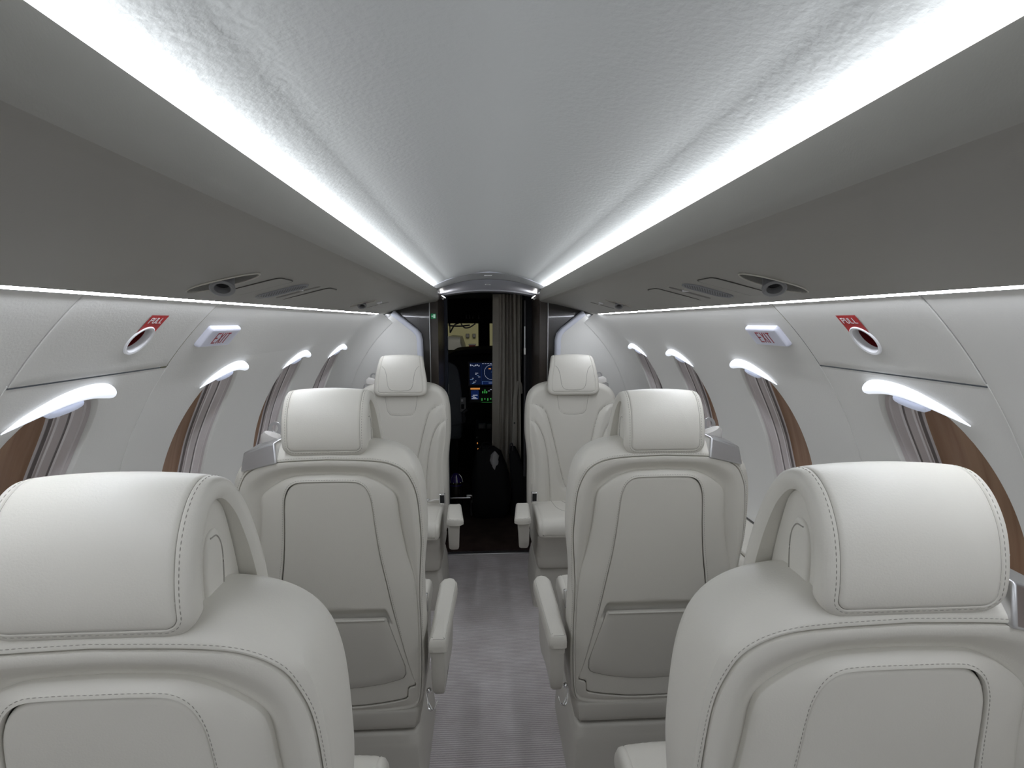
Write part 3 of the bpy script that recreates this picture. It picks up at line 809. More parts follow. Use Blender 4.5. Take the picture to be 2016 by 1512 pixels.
def make_seat(front_detail, mirror=1):
    """mirror=+1: window side at +x. forward is +y."""
    W_ = {}
    X = lambda pts: [(mirror*x, y, z) for x, y, z in pts]
    # wrap
    mb = MB(); th = 0.118
    tp = sm((LO[:,1]-0.93)/0.05)
    rs = [at_h(inset(LA, 0.004), -0.010), at_h(LA, -0.0035), at_h(inset(LA, -0.0010), -0.0012), at_h(inset(LA, -0.0035), -0.0006), at_h(LA*0.75+LO*0.25, -0.0010-0.0035*tp), at_h(LA*0.45+LO*0.55, -0.0020-0.014*tp), at_h(LA*0.2+LO*0.8, -0.0045-0.022*tp), at_h(inset(LO, 0.004), -0.0080-0.024*tp), at_h(inset(LO, 0.0008), -0.018-0.024*tp),
          at_h(LO, -0.035-0.016*tp), at_h(LO, -0.070), at_h(inset(LO, 0.0015), -0.090), at_h(inset(LO, 0.007), -0.104), at_h(inset(LO, 0.016), -0.113)]
    n0 = 60 if front_detail else 12
    base = inset(LO, 0.024)
    for k in range(n0, 0, -1):
        q = k/n0; P = np.array(SC) + (base-np.array(SC))*q
        rel = front_relief(P) if front_detail else np.zeros(len(P))
        edge = sm((1-q)*6)
        rs.append([(x, rear_y(z) + th + r*(0.25+0.75*edge), z) for (x, z), r in zip(P, rel)])
    rs = [X(r) for r in rs]
    mb.disc(rs, X([(0, rear_y(.6)+th, .6)])[0], M['leather'])
    nseam = len(mb.v)
    # stitched line on the rear edge of the wrap
    bv = bvh_of(mb)
    P = [(x, rear_y(z)-0.1, z) for x, z in inset(LA, -0.0055)]
    k0 = int(NA*0.16); idx = list(range(k0, NA-k0))
    pn = project(bv, X([P[i] for i in idx]), (0,1,0), 0.2)
    if not front_detail: stitches(mb, pn, off=0.0)
    if front_detail:
        for C in (F1, F2):
            for sx in (1, -1):
                q = [(sx*x, 0.4, z) for x, z in C if z > .40 and x < 0.225]
                pn = project(bv, q, (0,-1,0), 0.3); seam(mb, pn, 0.0008)
        q = [(x, 0.4, z) for x, z in NK if z < .955]; q = q + [(-x, y, z) for x, y, z in q[::-1]]
        seam(mb, project(bv, q, (0,-1,0), 0.3), 0.0008)
    W_['backrest'] = mb
    # shell trough
    mb = MB()
    def mix(t): return LA*(1-t) + LB*t
    ztop = sm((mix(0.5)[:,1]-0.60)/0.15)
    rs = [at_h(inset(LA, .0014), -0.006), at_h(inset(LA, .0018), -0.0015), at_h(mix(.04), 0.0010), at_h(mix(.12), 0.0020)]
    for t in (.3,.4,.5,.6,.7,.8,.88,.95,1.0): rs.append(at_h(mix(t), 0.002 - (0.0155*ztop+0.003)*sm((t-.25)/.72)))
    rs.append(at_h(inset(LB, 0.006), -0.020))
    mb.rings([X(r) for r in rs], M['leather']); W_['back_shell'] = mb
    # bib
    mb = MB()
    def mixb(t): return LB*(1-t) + LC*t
    zt = sm((LB[:,1]-0.56)/0.2)
    d = lambda a: -(0.020*zt+0.003) + a
    d0 = -(0.0080*zt+0.0005)
    prof_ = [(.0, -.012), (.004, -.001), (.02, .0005)] + [(t, None) for t in (.15,.3,.45,.6,.75,.88,.97)]
    rs = [at_h(mixb(t), d0 + hh) if hh is not None else at_h(mixb(t), d0 + (0.0042-d0)*np.sin(t*PI/2)**0.9) for t, hh in prof_]
    rs += [at_h(mixb(.995), 0.0036), at_h(mixb(1.0), 0.0020), at_h(inset(LC,-.0002), -0.004)]
    mb.rings([X(r) for r in rs], M['leather'])
    bv = bvh_of(mb)
    P = [(x, rear_y(z)-0.1, z) for x, z in inset(LC, -0.0045)]
    k0 = int(NA*0.145); pn = project(bv, X([P[i] for i in range(k0, NA-k0)]), (0,1,0), 0.2)
    stitches(mb, pn, off=0.0, side=1)
    W_['back_panel'] = mb
    # insert with the pocket mouth
    mb = MB(); rs = []; L0 = inset(LC, 0.0019)
    for q, hh in ((1.0,-0.003),(0.994,0.0004),(0.985,0.0014)):
        rs.append(at_h(np.array(SC)+(L0-np.array(SC))*q, hh))
    for q in np.linspace(.97, .03, 44):
        P = np.array(SC)+(L0-np.array(SC))*q
        ax = sm((0.126+ (0.56-P[:,1])*0.3 - np.abs(P[:,0]))/0.008)
        m1 = sm((0.5600-P[:,1])/0.026)*ax
        m1 = np.where(P[:,1] < 0.515, np.maximum(0, 1-(0.515-P[:,1])/0.01)*m1, m1)
        rs.append(at_h(P, 0.0014 - 0.016*m1))
    mb.disc([X(r) for r in rs], X([(0, rear_y(.6)-0.0014, .6)])[0], M['leather'])
    W_['back_insert'] = mb
    # literature pocket
    def fm(a, b, h): return (mirror*a, rear_y(b)-h, b)
    hd = [(0,.322),(.055,.325),(.11,.333),(.150,.344),(.163,.350),(.1685,.362),(.1675,.385),(.150,.445),(.132,.508),(.1265,.525),(.122,.5285),(0,.529)]
    loop = hd[:] + [(-x, z) for x, z in hd[::-1][1:-1]]
    mb = MB(); pillow(mb, loop, fm, [(0.0,-0.004),(0,0.002),(0.0008,0.0042),(0.003,0.0055)], M['plastic'], nin=5, N=420, back=False, c=(0,.43))
    L = [(x, z) for x, z in hd[::-1]][:0]
    mb.tube([fm(x, .5265, 0.0058) for x in np.linspace(-.122,.122,8)], 0.0032, M['plastic'], n=8)
    g_ = resample(loop, 240); g_ = [p for p in g_ if p[1] < .522]; k_ = max(range(len(g_)), key=lambda i: math.dist(g_[i], g_[i-1])); g_ = g_[k_:]+g_[:k_]
    mb.tube([fm(a*1.004, b-.0006, 0.0018) for a, b in g_], 0.0009, M['thread_shade'], n=5)  # dark tube painting the shade in the groove round the pocket
    W_['literature_pocket'] = mb
    # headrest pad: a band folded over a wedge
    path = catmull([(-.064,.970),(-.0710,1.000),(-.0705,1.035),(-.061,1.075),(-.040,1.108),(-.012,1.124),(.020,1.118),(.045,1.090),(.060,1.050),(.071,1.005),(.079,.965),(.083,.938)], 10)
    PT = np.array(path); L = np.r_[0, np.cumsum(np.linalg.norm(np.diff(PT, axis=0), axis=1))]; LT = L[-1]
    TT = np.gradient(PT, axis=0); TT /= np.linalg.norm(TT, axis=1)[:,None]
    def hmap(a, b, h):     # a across (+-), b along the path, h outward
        b = min(max(b, 0), LT)
        y = np.interp(b, L, PT[:,0]); z = np.interp(b, L, PT[:,1]); ty = np.interp(b, L, TT[:,0]); tz = np.interp(b, L, TT[:,1])
        f = b/LT
        wd = 1.0 + (0.25 if front_detail else 0.15)*sm((f-0.42)/0.5)           # front leg is wider
        return (mirror*a*wd, y - tz*h, z + ty*h)
    w = 0.101
    mb = MB()
    prof = [(0.012,-0.026),(0.004,-0.0255),(0.0006,-0.020),(0.0,-0.013),(0.0012,-0.0065),(0.005,-0.0022),(0.011,-0.0004),(0.0145,0.0003),(0.0160,-0.0012),(0.0175,0.0006),(0.022,0.0014)]
    lp = [(x, z+LT/2) for x, z in rrect(w, LT/2, 0.030, n=10)]
    pillow(mb, lp, hmap, prof, M['leather'], nin=14, crown=0.004, N=220)
    bv = bvh_of(mb)
    ins = np.array(resample([(x, z+LT/2) for x, z in rrect(w-0.0110, LT/2-0.0110, 0.020, n=10)], 260))
    if not front_detail:
        def loop_on(d):
            q = resample([(x, z+LT/2) for x, z in rrect(w-d, LT/2-d, max(0.004, 0.031-d), n=10)], 320); out = []
            for a, b in q:
                if b > LT*0.66: continue
                p = Vector(hmap(a, b, 0.02)); p2 = Vector(hmap(a, b, -0.02)); dd = (p2-p).normalized()
                h = bv.ray_cast(p, dd, 0.06)
                if h[0] is not None: out.append((h[0], -dd))
            # rotate so the run is continuous
            k = max(range(len(out)), key=lambda i: (out[i][0]-out[i-1][0]).length)
            return out[k:]+out[:k]
        stitches(mb, loop_on(0.0115), off=0.0, pitch=0.0064)
        seam(mb, loop_on(0.0160), 0.0007, sink=0.0001)
    else:
        hf = [(.088,1.078),(.080,1.072),(.071,1.058),(.065,1.035),(.061,1.005),(.056,.983),(.046,.970),(.030,.965),(0,.963)]
        C = np.array(catmull(hf, 5)); q = [(x, .4, z) for x, z in C]; q = q + [(-x, y, z) for x, y, z in q[::-1][1:]]
        seam(mb, project(bv, X(q), (0,-1,0), 0.3), 0.0010, sink=0.0001)
    W_['headrest'] = mb
    # wedge inside
    mb = MB()
    tri = [(-.040,.955),(-.052,.985),(-.050,1.03),(-.036,1.07),(-.018,1.095),(.004,1.100),(.022,1.084),(.036,1.045),(.048,1.0),(.056,.955),(.05,.945),(-.035,.945)]
    tl = catmull(tri, 4, True)
    for sx in (1, -1):
        pass
    pillow(mb, tl, lambda a, b, h: (mirror*h, a, b), [(0.004,-0.092),(0.0,-0.086),(0.0,0.086),(0.004,0.092)], M['leather'], nin=3, N=70)
    W_['headrest_core'] = mb
    fl = [(-.034,.985),(-.035,1.03),(-.026,1.062),(-.008,1.066),(.002,1.045),(.001,1.0),(-.010,.968),(-.026,.960)]
    for sx, nm in ((1, 'outer_flap'), (-1, 'inner_flap')):
        mb = MB()
        pillow(mb, catmull(fl, 4, True), lambda a, b, h: (sx*(0.091+h), a+0.004, b), [(0.0,-0.003),(0.0,0.002),(0.002,0.0045),(0.005,0.005)], M['leather'], nin=3, N=60, back=False)
        pts = [(sx*0.0957, a, b) for a, b in catmull([(-.002,.975),(.003,1.005),(.003,1.04),(-.006,1.058),(-.020,1.060)], 6)]
        mb.tube(pts, 0.0010, M['thread_shade'], n=6)  # dark tube drawn in for the shaded slit
        W_[nm] = mb
    # seat cushion
    mb = MB()
    cpth = np.array(catmull([(.075,.422),(.16,.424),(.27,.432),(.345,.434),(.385,.424),(.405,.400),(.410,.375),(.404,.352)], 8))
    Lc = np.r_[0, np.cumsum(np.linalg.norm(np.diff(cpth, axis=0), axis=1))]; TC = np.gradient(cpth, axis=0); TC /= np.linalg.norm(TC,axis=1)[:,None]
    def cmap(a, b, h):
        b = min(max(b,0), Lc[-1]); y = np.interp(b, Lc, cpth[:,0]); z = np.interp(b, Lc, cpth[:,1]); ty = np.interp(b, Lc, TC[:,0]); tz = np.interp(b, Lc, TC[:,1])
        return (mirror*a, y - tz*h, z + ty*h)
    lp = [(x, z+Lc[-1]/2) for x, z in rrect(0.203, Lc[-1]/2, 0.025, n=8)]
    pillow(mb, lp, cmap, [(0.01,-0.075),(0.002,-0.07),(0.0,-0.055),(0.0,-0.020),(0.002,-0.009),(0.008,-0.002),(0.016,0.0),(0.0185,-0.0015),(0.021,0.0005),(0.03,0.002)], M['leather'], nin=12, crown=0.006, N=200)
    bv = bvh_of(mb)
    for curve in ([(.112,.07),(.108,.15),(.10,.24),(.07,.30),(.0,.315),(-.07,.30),(-.10,.24),(-.108,.15),(-.112,.07)], [(.06,.06),(.055,.14),(.02,.21),(-.02,.21),(-.055,.14),(-.06,.06)]):
        seam(mb, project(bv, X([(x, y, .6) for x, y in catmull(curve, 6)]), (0,0,-1), 0.1), 0.0012)
    W_['seat_cushion'] = mb
    # under-cushion front, carriage and base
    def box_tower(levels, m, mb, r=0.02):
        rs = []
        for z, hw, ya, yb in levels:
            q = resample(rrect(hw, (yb-ya)/2, r, n=5, c=(0,(ya+yb)/2)), 64)
            rs.append([(mirror*x, y, z) for x, y in q])
        mb.rings(rs, m, cap0=True, cap1=True)
    mb = MB(); box_tower([(.1865,.190,.012,.33),(.192,.198,.006,.335),(.205,.201,.002,.338),(.240,.206,.000,.342),(.246,.204,.002,.340),(.300,.200,.05,.36),(.352,.200,.06,.375)], M['plastic'], mb, 0.018)
    W_['carriage'] = mb
    mb = MB(); box_tower([(.1800,.180,.025,.31),(.1865,.180,.025,.31)], M['blackm'], mb); W_['gap_frame'] = mb
    mb = MB(); box_tower([(.0,.214,-.010,.330),(.03,.213,-.009,.328),(.135,.206,-.004,.322),(.150,.203,-.001,.319),(.155,.201,.001,.318),(.172,.199,.002,.317),(.1785,.196,.006,.314),(.1805,.190,.012,.308)], M['plastic'], mb, 0.022)
    for sx in (-1,):
        pillow(mb, catmull([(.06,.07),(.085,.115),(.15,.125),(.20,.10),(.215,.05),(.15,.02),(.09,.03)], 4, True), lambda a, b, h: (mirror*sx*(0.2105 - b*0.055 + h), a, b), [(0,-0.002),(0,0.0012),(0.0015,0.002)], M['plastic'], nin=2, N=40, back=False)
    W_['seat_base'] = mb
    mb = MB(); pillow(mb, catmull([(.020,.10),(.032,.13),(.046,.135),(.054,.105),(.045,.07),(.030,.062)], 4, True), lambda a, b, h: (-mirror*(0.2100 - b*0.055 + h), a, b), [(0,-0.002),(0,0.0010),(0.001,0.0012)], M['grey'], nin=2, N=30, back=False)
    W_['base_inlay'] = mb
    return W_
BELT = {}
def add_arm(e, mirror, yo, narrow):
    a = empty('armrest'); a.parent = e
    for k in ('label','category'): 
        if k in a: del a[k]
    xc = -mirror*0.258
    mb = MB(); hw0, hw1 = (0.0235, 0.028)
    loop = [(-hw0+0.002, 0.0), (-hw0, 0.006), (-hw1, 0.30), (-hw1+0.010, 0.322), (0, 0.330), (hw1-0.010, 0.322), (hw1, 0.30), (hw0, 0.006), (hw0-0.002, 0.0)]
    lp = loop
    pillow(mb, lp, lambda p, q, h: (xc + p - mirror*0.010*(q/0.33), yo + q, 0.446 + h), [(0.004,0.0),(0.0,0.003),(0.0,0.014),(-0.0005,0.017),(0.0,0.020),(0.001,0.032),(0.005,0.038),(0.011,0.040)], M['leather'], nin=6, crown=0.0015, N=110)
    bv = bvh_of(mb)
    q = [(xc + p - mirror*0.010*(b/0.33), yo+b, 1) for p, b in resample([(p*0.82, 0.004+b*0.975) for p, b in lp], 120)]
    pn = project(bv, q, (0,0,-1), 0.1); seam(mb, pn, 0.0006)
    mb.build('arm_pad', a, angle=50)
    mb = MB(); rs = []
    for z, hw, ya, yb in ((.446,.0205,.004,.305),(.432,.0205,.004,.305),(.4315,.0185,.006,.300),(.37,.0180,.006,.285),(.335,.0170,.010,.270),(.318,.0150,.022,.25)):
        r = resample(rrect(hw, (yb-ya)/2, 0.008, n=4, c=(0,(ya+yb)/2)), 48)
        rs.append([(xc - mirror*0.004*(y/0.3) + x, yo+y, z - 0.05*max(0, (y-0.12)/0.18)*(0.44-z)/0.12) for x, y in r])
    mb.rings(rs, M['plastic'], cap0=True, cap1=True); mb.build('arm_post', a, angle=50)
    return a
def tongue(mb, f, m):
    """metal belt tongue, flat plate with a keyhole; f(a,b,h)"""
    N = 40
    out = [(0.0165*math.cos(t), 0.013+0.019*math.sin(t)) if math.sin(t) > 0 else (0.0165*math.cos(t)*1.0, 0.013+0.013*math.sin(t)) for t in [2*PI*k/N for k in range(N)]]
    inn = [(0.0075*math.cos(t), 0.016+0.009*math.sin(t)) for t in [2*PI*k/N for k in range(N)]]
    r = [[f(a,b,-0.001) for a, b in inn], [f(a,b,-0.001) for a, b in out], [f(a,b,0.001) for a, b in out], [f(a,b,0.001) for a, b in inn], [f(a,b,-0.001) for a, b in inn]]
    mb.rings(r, m)
def add_belt(e, mirror, blue=False):
    g = empty('shoulder_belt'); g.parent = e
    # slanted metal guide on the window-side shoulder
    mb = MB()
    q = [(.116,-.030,.992),(.190,-.026,.964),(.190,-.062,.936),(.116,-.066,.957)]
    top = [(.120,-.010,1.006),(.180,-.008,.985),(.188,-.030,.968),(.112,-.040,.985)]
    # front wall of the guide
    A = [(.118,-.060,1.004),(.192,-.061,.979),(.186,.008,.985),(.112,.006,1.008)]
    B = [(.112,-.0725,.954),(.1965,-.0725,.935),(.192,.008,.93),(.106,.006,.945)]
    mk = lambda L: [(mirror*x, y, z) for x, y, z in L]
    mb.add(mk(A)+mk(B), [(0,1,2,3),(4,5,6,7),(0,1,5,4),(1,2,6,5),(2,3,7,6),(3,0,4,7)], M['brushed'])
    mb.build('belt_guide', g, bevel=0.004)
    mb = MB()
    pts = [(mirror*.150, .006, .985), (mirror*.147, .002, 1.000), (mirror*.142, -.002, 1.010), (mirror*.140, -.002, 1.016)]
    mb.tube(pts, [.028,.030,.024,.012], M['belt'], n=14, ry=[.010,.013,.012,.004], up=(0,1,0)); mb.build('belt_webbing', g)
    mb = MB(); c = Vector((mirror*.139, -.001, 1.010))
    tongue(mb, lambda a, b, h: c + Vector((a, h+0.1*b, b)), M['brushed']); mb.build('belt_tongue', g)
def build_seat(name_parts, kind, mirror, loc, rz, label, yo=-0.055, first=None, lever=True, hz=0.0, hx=1.0):
    e = empty('passenger_seat', loc, label, 'seat', None, rz=rz)
    if first is None:
        obs = {}
        for k, mbb in name_parts.items():
            par = e
            o = mbb.build(k, e, angle=48); obs[k] = o
        for k in ('headrest_core', 'outer_flap', 'inner_flap'): obs[k].parent = obs['headrest']
        obs['gap_frame'].parent = obs['carriage']; obs['base_inlay'].parent = obs['seat_base']
        obs['literature_pocket']['label'] = 'slightly darker smooth pocket panel'
    else:
        obs = {}
        for k, o in first.items():
            c = o.copy(); COL.objects.link(c); c.parent = e; obs[k] = c
        for k in ('headrest_core', 'outer_flap', 'inner_flap'): obs[k].parent = obs['headrest']
        obs['gap_frame'].parent = obs['carriage']; obs['base_inlay'].parent = obs['seat_base']
    obs['headrest'].location.z = hz; obs['headrest'].scale.x = hx
    arm = add_arm(e, mirror, yo, False)
    if kind == 'aft':
        obs['backrest'].scale.x = 1.0
        arm.scale = (1.28, 0.60, 0.75); arm.location = (mirror*0.258*0.28, 0.225 - yo*0.6, 0.0935)
    add_belt(e, mirror)
    # buckle and receiver beside the cushion
    mb = MB(); xb = -mirror*0.196; mb2 = MB()
    T = Matrix.Translation(Vector((xb, .165, .462))) @ Matrix.Rotation(R(-12), 4, 'X')
    mb.box((-.014,-.007,-.026),(.014,.007,.028), M['chrome'], T); b = mb.build('belt_buckle', e, bevel=0.003)
    mb2.box((-.010,.0072,-.018),(.010,.009,.022), M['blackm'], T); mb2.build('release_button', b, bevel=0.001)
    if lever:
        mb = MB(); x = -mirror*0.222
        pts = [(x, .004, .292), (x-mirror*.004, -.012, .275), (x-mirror*.010, -.020, .262), (x-mirror*.022, -.022, .268), (x-mirror*.030, -.012, .284)]
        mb.tube(catmull(pts, 5), 0.0022, M['chrome'], n=8); mb.sphere((x-mirror*.006, .006, .300), .0075, M['chrome'], 12); mb.tube([(x, .0, .278), (x-mirror*.016, -.018, .262)], 0.0018, M['chrome'])
        mb.build('recline_lever', e)
    return e, obs
pL = make_seat(False, -1); pR = make_seat(False, 1); pF = make_seat(True, 1); pG = make_seat(True, -1)
_, oL = build_seat(pL, 'fwd', -1, (-0.429, 0.580, 0), 0, 'nearest left cream leather seat seen from behind, cut by the left frame edge', hz=-0.004, hx=1.06)
_, oR = build_seat(pR, 'fwd', 1, (0.438, 0.580, 0), 0, 'nearest right cream leather seat seen from behind, cut by the bottom right corner', hz=-0.005, hx=1.06)
build_seat(None, 'fwd', -1, (-0.411, 1.31, 0), 0, 'middle left cream leather seat seen from behind, facing the cockpit', first=oL, hz=-0.003)
build_seat(None, 'fwd', 1, (0.416, 1.31, 0), 0, 'middle right cream leather seat seen from behind, facing the cockpit', first=oR, hz=-0.011)
build_seat(pF, 'aft', 1, (-0.426, 2.56, 0), PI, 'far left cream leather seat facing the camera beside the doorway', yo=-0.02, lever=False)
build_seat(pG, 'aft', -1, (0.402, 2.56, 0), PI, 'far right cream leather seat facing the camera beside the curtain', yo=-0.02, lever=False)
# loose belt end lying across the far left cushion
mb = MB(); mb.tube(catmull([(-.36,2.42,.440),(-.30,2.40,.447),(-.27,2.41,.452),(-.245,2.42,.450)], 5), 0.007, M['belt'], n=8, ry=0.002)
mb.sphere((-.300,2.395,.458), .010, M['chrome'], 12, (1.2,.8,.7))
tag(mb.build('lap_belt'), 'loose lap belt end with metal tip lying on the far left seat cushion', 'belt')

# ------------------------------------------------------------------ doorway, cockpit
mb = MB()   # dark vestibule and cockpit walls
for s in (-1, 1):
    x0, x1 = sorted((s*0.62, s*0.66)); mb.box((x0,3.30,0),(x1,5.3,1.7), M['blackm'])
mb.box((-.66,3.28,1.49),(.66,5.3,1.56), M['blackm'])
tag(mb.build('wall_cockpit', smooth=False), kind='structure')
mb = MB(); mb.box((-.66,3.30,0),(-.262,3.34,1.49), M['navy']); mb.box((-.262,3.30,0),(-.255,3.34,1.45), M['brushed'] if False else M['navy'])
PART_L = tag(mb.build('wall_partition_left', smooth=False), kind='structure')
mb = MB(); mb.box((.235,3.34,0),(.66,3.38,1.49), M['blackm']); tag(mb.build('wall_partition_right', smooth=False), kind='structure')
# front wall of the cockpit with two windscreen openings: built as a frame of beams
yA, yB = 4.88, 4.93
mb = MB()
def fr(x0, x1, z0, z1): mb.box((x0,yA,z0),(x1,yB,z1), M['blackm'])
fr(-.66,-.40,0,1.56); fr(-.40,.66,1.272,1.56); fr(-.079,.026,.9,1.28); fr(.30,.66,0,1.28); fr(-.40,.30,0,1.00)
tag(mb.build('wall_windscreen', smooth=False), kind='structure')
mb = MB(); gl = bpy.data.materials.new('windscreen_glass'); gl.use_nodes = True
b_ = gl.node_tree.nodes['Principled BSDF']; b_.inputs['Base Color'].default_value = (1,1,1,1); b_.inputs['Roughness'].default_value = 0.0; b_.inputs['Transmission Weight'].default_value = 1.0; b_.inputs['IOR'].default_value = 1.01
mb.box((-.40,4.90,1.0),(-.079,4.905,1.272), gl); mb.box((.026,4.90,1.0),(.30,4.905,1.272), gl)
tag(mb.build('window_11', smooth=False), kind='structure')
# instrument panel
e = empty('instrument_panel', (0, 4.5, .7), 'dark instrument panel with lit blue display seen through the doorway', 'instrument panel')
iv = Matrix.Translation(-Vector(e.location))
mb = MB(); mb.add([iv @ Vector(v) for v in [(-.60,4.45,.40),(.60,4.45,.40),(.60,4.47,1.0),(-.60,4.47,1.0),(-.60,4.86,.40),(.60,4.86,.40),(.60,4.86,1.03),(-.60,4.86,1.03)]], [(0,1,2,3),(4,5,6,7),(0,1,5,4),(1,2,6,5),(2,3,7,6),(3,0,4,7)], M['blackm']); mb.build('panel_body', e, smooth=False)
mb = MB(); g = catmull([(-.60,.985),(-.34,1.015),(-.25,1.050),(-.05,1.062),(.20,1.060),(.40,1.02),(.60,.985)], 6)
mb.rings([[iv @ Vector((x, 4.34, z-.035)) for x, z in g], [iv @ Vector((x, 4.34, z)) for x, z in g], [iv @ Vector((x, 4.86, z+.004)) for x, z in g]], M['blackm'], closed=False); mb.build('glare_shield', e)
dsp = None
def flat(mb, x0, x1, z0, z1, m, y=4.44): mb.add([iv @ Vector(v) for v in [(x0,y,z0),(x1,y,z0),(x1,y,z1),(x0,y,z1)]], [(0,1,2,3)], m)
mb = MB(); mb.box((-.165,4.435,.742),(.245,4.455,.955), M['dark'], iv); dsp = mb.build('display', e, bevel=0.004)
mb = MB(); flat(mb, -.150,.235,.757,.942, M['scr_black'], 4.4335); flat(mb, -.052,.235,.757,.930, M['scr_blue'], 4.433); flat(mb, -.048,.232,.785,.938, M['scr_black'], 4.4325)
random.seed(3)
for k in range(9):
    x = -.148 + random.random()*.07; 
    flat(mb, x, x+.008+random.random()*.02, .765+k*.011, .769+k*.011, M['scr_white'] if k % 3 else M['scr_cyan'], 4.432)
for k in range(6): flat(mb, -.146+k*.014, -.137+k*.014, .915+.004*math.sin(k*2.1), .925+.005*math.cos(k*1.7), M['scr_white'], 4.432)
for k in range(8): flat(mb, -.045+k*.022, -.030+k*.022, .934, .937, M['scr_white'], 4.432)
flat(mb, -.045,.23,.783,.7845, M['scr_cyan'], 4.432); flat(mb, -.045,-.0435,.757,.784, M['scr_cyan'], 4.432); flat(mb, .01,.06,.768,.772, M['scr_white'], 4.432)
mb.tube([iv @ Vector((.032+.058*math.cos(t), 4.431, .862+.062*math.sin(t))) for t in [2*PI*k/40 for k in range(40)]], 0.0012, M['scr_white'], n=4, closed=True)
flat(mb, .010,.030,.888,.896, M['scr_orange'], 4.431); mb.tube([iv @ Vector(p) for p in [(.032,4.431,.862),(.05,4.431,.87),(.058,4.431,.84)]], .001, M['scr_cyan'], n=4)
mb.build('display_graphics', dsp, smooth=False)
mb = MB(); mb.box((-.155,4.43,.60),(.22,4.45,.735), M['dark'], iv); lowp = mb.build('lower_display', e, bevel=0.003)
mb = MB()
flat(mb, -.145,-.065,.715,.729, M['scr_orange'], 4.428); mb.build('warning_bar', lowp, smooth=False)
mb = MB(); flat(mb, -.140,-.075,.630,.708, M['scr_blue'], 4.428)
for k in range(4): flat(mb, -.135+.01*(k%2), -.085-.012*(k%3), .634+k*.010, .639+k*.010, M['scr_white'], 4.427)
mb.build('radio_page', lowp, smooth=False)
mb = MB()
for x in (-.045,-.028,-.012): flat(mb, x, x+.009, .682, .700, M['scr_green'], 4.428)
flat(mb, -.026,-.018,.70,.715, M['scr_green'], 4.428)
mb.build('gear_lights', lowp, smooth=False)
mb = MB()
for x, z in ((.005,.70),(.022,.712),(.04,.672)): flat(mb, x, x+.014, z, z+.004, M['scr_white'], 4.428)
mb.build('button_lights', lowp, smooth=False)
mb = MB()
for k in range(4): flat(mb, -.052+k*.025, -.044+k*.025, .618+.01*(k%2), .640, M['scr_green'], 4.428)
flat(mb, -.05,.04,.603,.6045, M['scr_green'], 4.428)
mb.build('engine_page', lowp, smooth=False)
# overhead switches
for x in (-.178,-.150,-.122,-.072):
    mb = MB(); mb.tube([(x,4.6,1.345),(x,4.585,1.33),(x,4.58,1.315)], [.0035,.004,.005], M['grey'], n=8)
    tag(mb.build('overhead_switch'), 'one of the row of tiny toggle switches above the windscreen', 'switch', 'toggle switches above the windscreen')
# pilot seat
e = empty('pilot_seat', (-.36, 4.0, 0), 'grey padded pilot seat left of the aisle in the dark cockpit', 'seat')
mb = MB(); pillow(mb, catmull([(-.20,.50),(-.22,.75),(-.17,.93),(-.08,.985),(.06,.985),(.125,.94),(.150,.82),(.165,.62),(.16,.50)], 4, True), lambda a, b, h: (a, h-0.08*(b-.5), b), [(.03,.0),(.004,.015),(0,.05),(.004,.085),(.03,.10)], M['greyf'], nin=5, N=60); mb.build('backrest', e)
mb = MB(); mb.box((-.2,.08,.36),(.15,.42,.50), M['greyf']); mb.build('seat_cushion', e, bevel=.03)
mb = MB(); mb.box((-.15,.1,0),(.12,.4,.36), M['blackm']); mb.build('seat_base', e, bevel=.01)
mb = MB(); mb.tube([(.172,-.02,.52),(.172,-.03,.60),(.20,-.03,.62)], .012, M['dark']); mb.build('armrest_bracket', e)
mb = MB(); mb.box((-.215,3.98,.60),(-.170,3.986,.712), M['grey']); mb.box((-.205,3.976,.625),(-.182,3.981,.66), M['blackm']); mb.box((-.205,3.976,.68),(-.190,3.981,.70), M['white'])
tag(mb.build('placard', bevel=0.002), 'small pale placard plate beside the pilot seat', 'placard')
# centre pedestal
e = empty('centre_pedestal', (0, 4.1, 0), 'dark centre pedestal with levers between the cockpit seats', 'pedestal')
mb = MB(); mb.box((-.10,-.15,0),(.10,.33,.46), M['blackm']); mb.build('pedestal_body', e, bevel=.01)
mb = MB(); mb.box((-.075,-.10,.46),(-.02,-.06,.50), M['grey']); mb.box((-.010,-.10,.46),(.025,-.06,.495), M['grey']); mb.build('thrust_lever', e, bevel=.006)
mb = MB()
for k in range(7): mb.box((-.09+.004*(k%3),-.152-.0*k,.40-.045*k),(-.084+.004*(k%3),-.150,.412-.045*k), M['scr_orange'] if k in (1,2) else M['grey'])
mb.build('pedestal_buttons', e)

# dark bag with papers
e = empty('flight_bag', (.010, 3.40, 0), 'bulky black flight bag with crumpled white paper standing in the doorway', 'bag')
mb = MB(); rs = []
for z, hw, hd, dx, dy in ((0,.10,.075,0,0),(.03,.120,.09,0,0),(.14,.128,.10,.003,0),(.26,.122,.098,0,0),(.36,.108,.085,-.005,0),(.43,.082,.06,-.012,0),(.465,.045,.035,-.025,0)):
    q = resample(rrect(hw, hd, min(hd*.6,.05), n=5), 48); rs.append([(x+dx+.006*math.sin(z*30+k*.4), y+dy+.005*math.cos(z*25+k*.7), z) for k, (x, y) in enumerate(q)])
mb.rings(rs, M['bag'], cap0=True, cap1=True); mb.build('bag_body', e)
mb = MB(); mb.tube(catmull([(-.06,-.04,.44),(-.055,-.045,.49),(-.03,-.045,.505),(-.0,-.04,.49),(.005,-.03,.44)], 5), .007, M['bag'], ry=.004); mb.build('bag_handle', e)
mb = MB(); rs = []
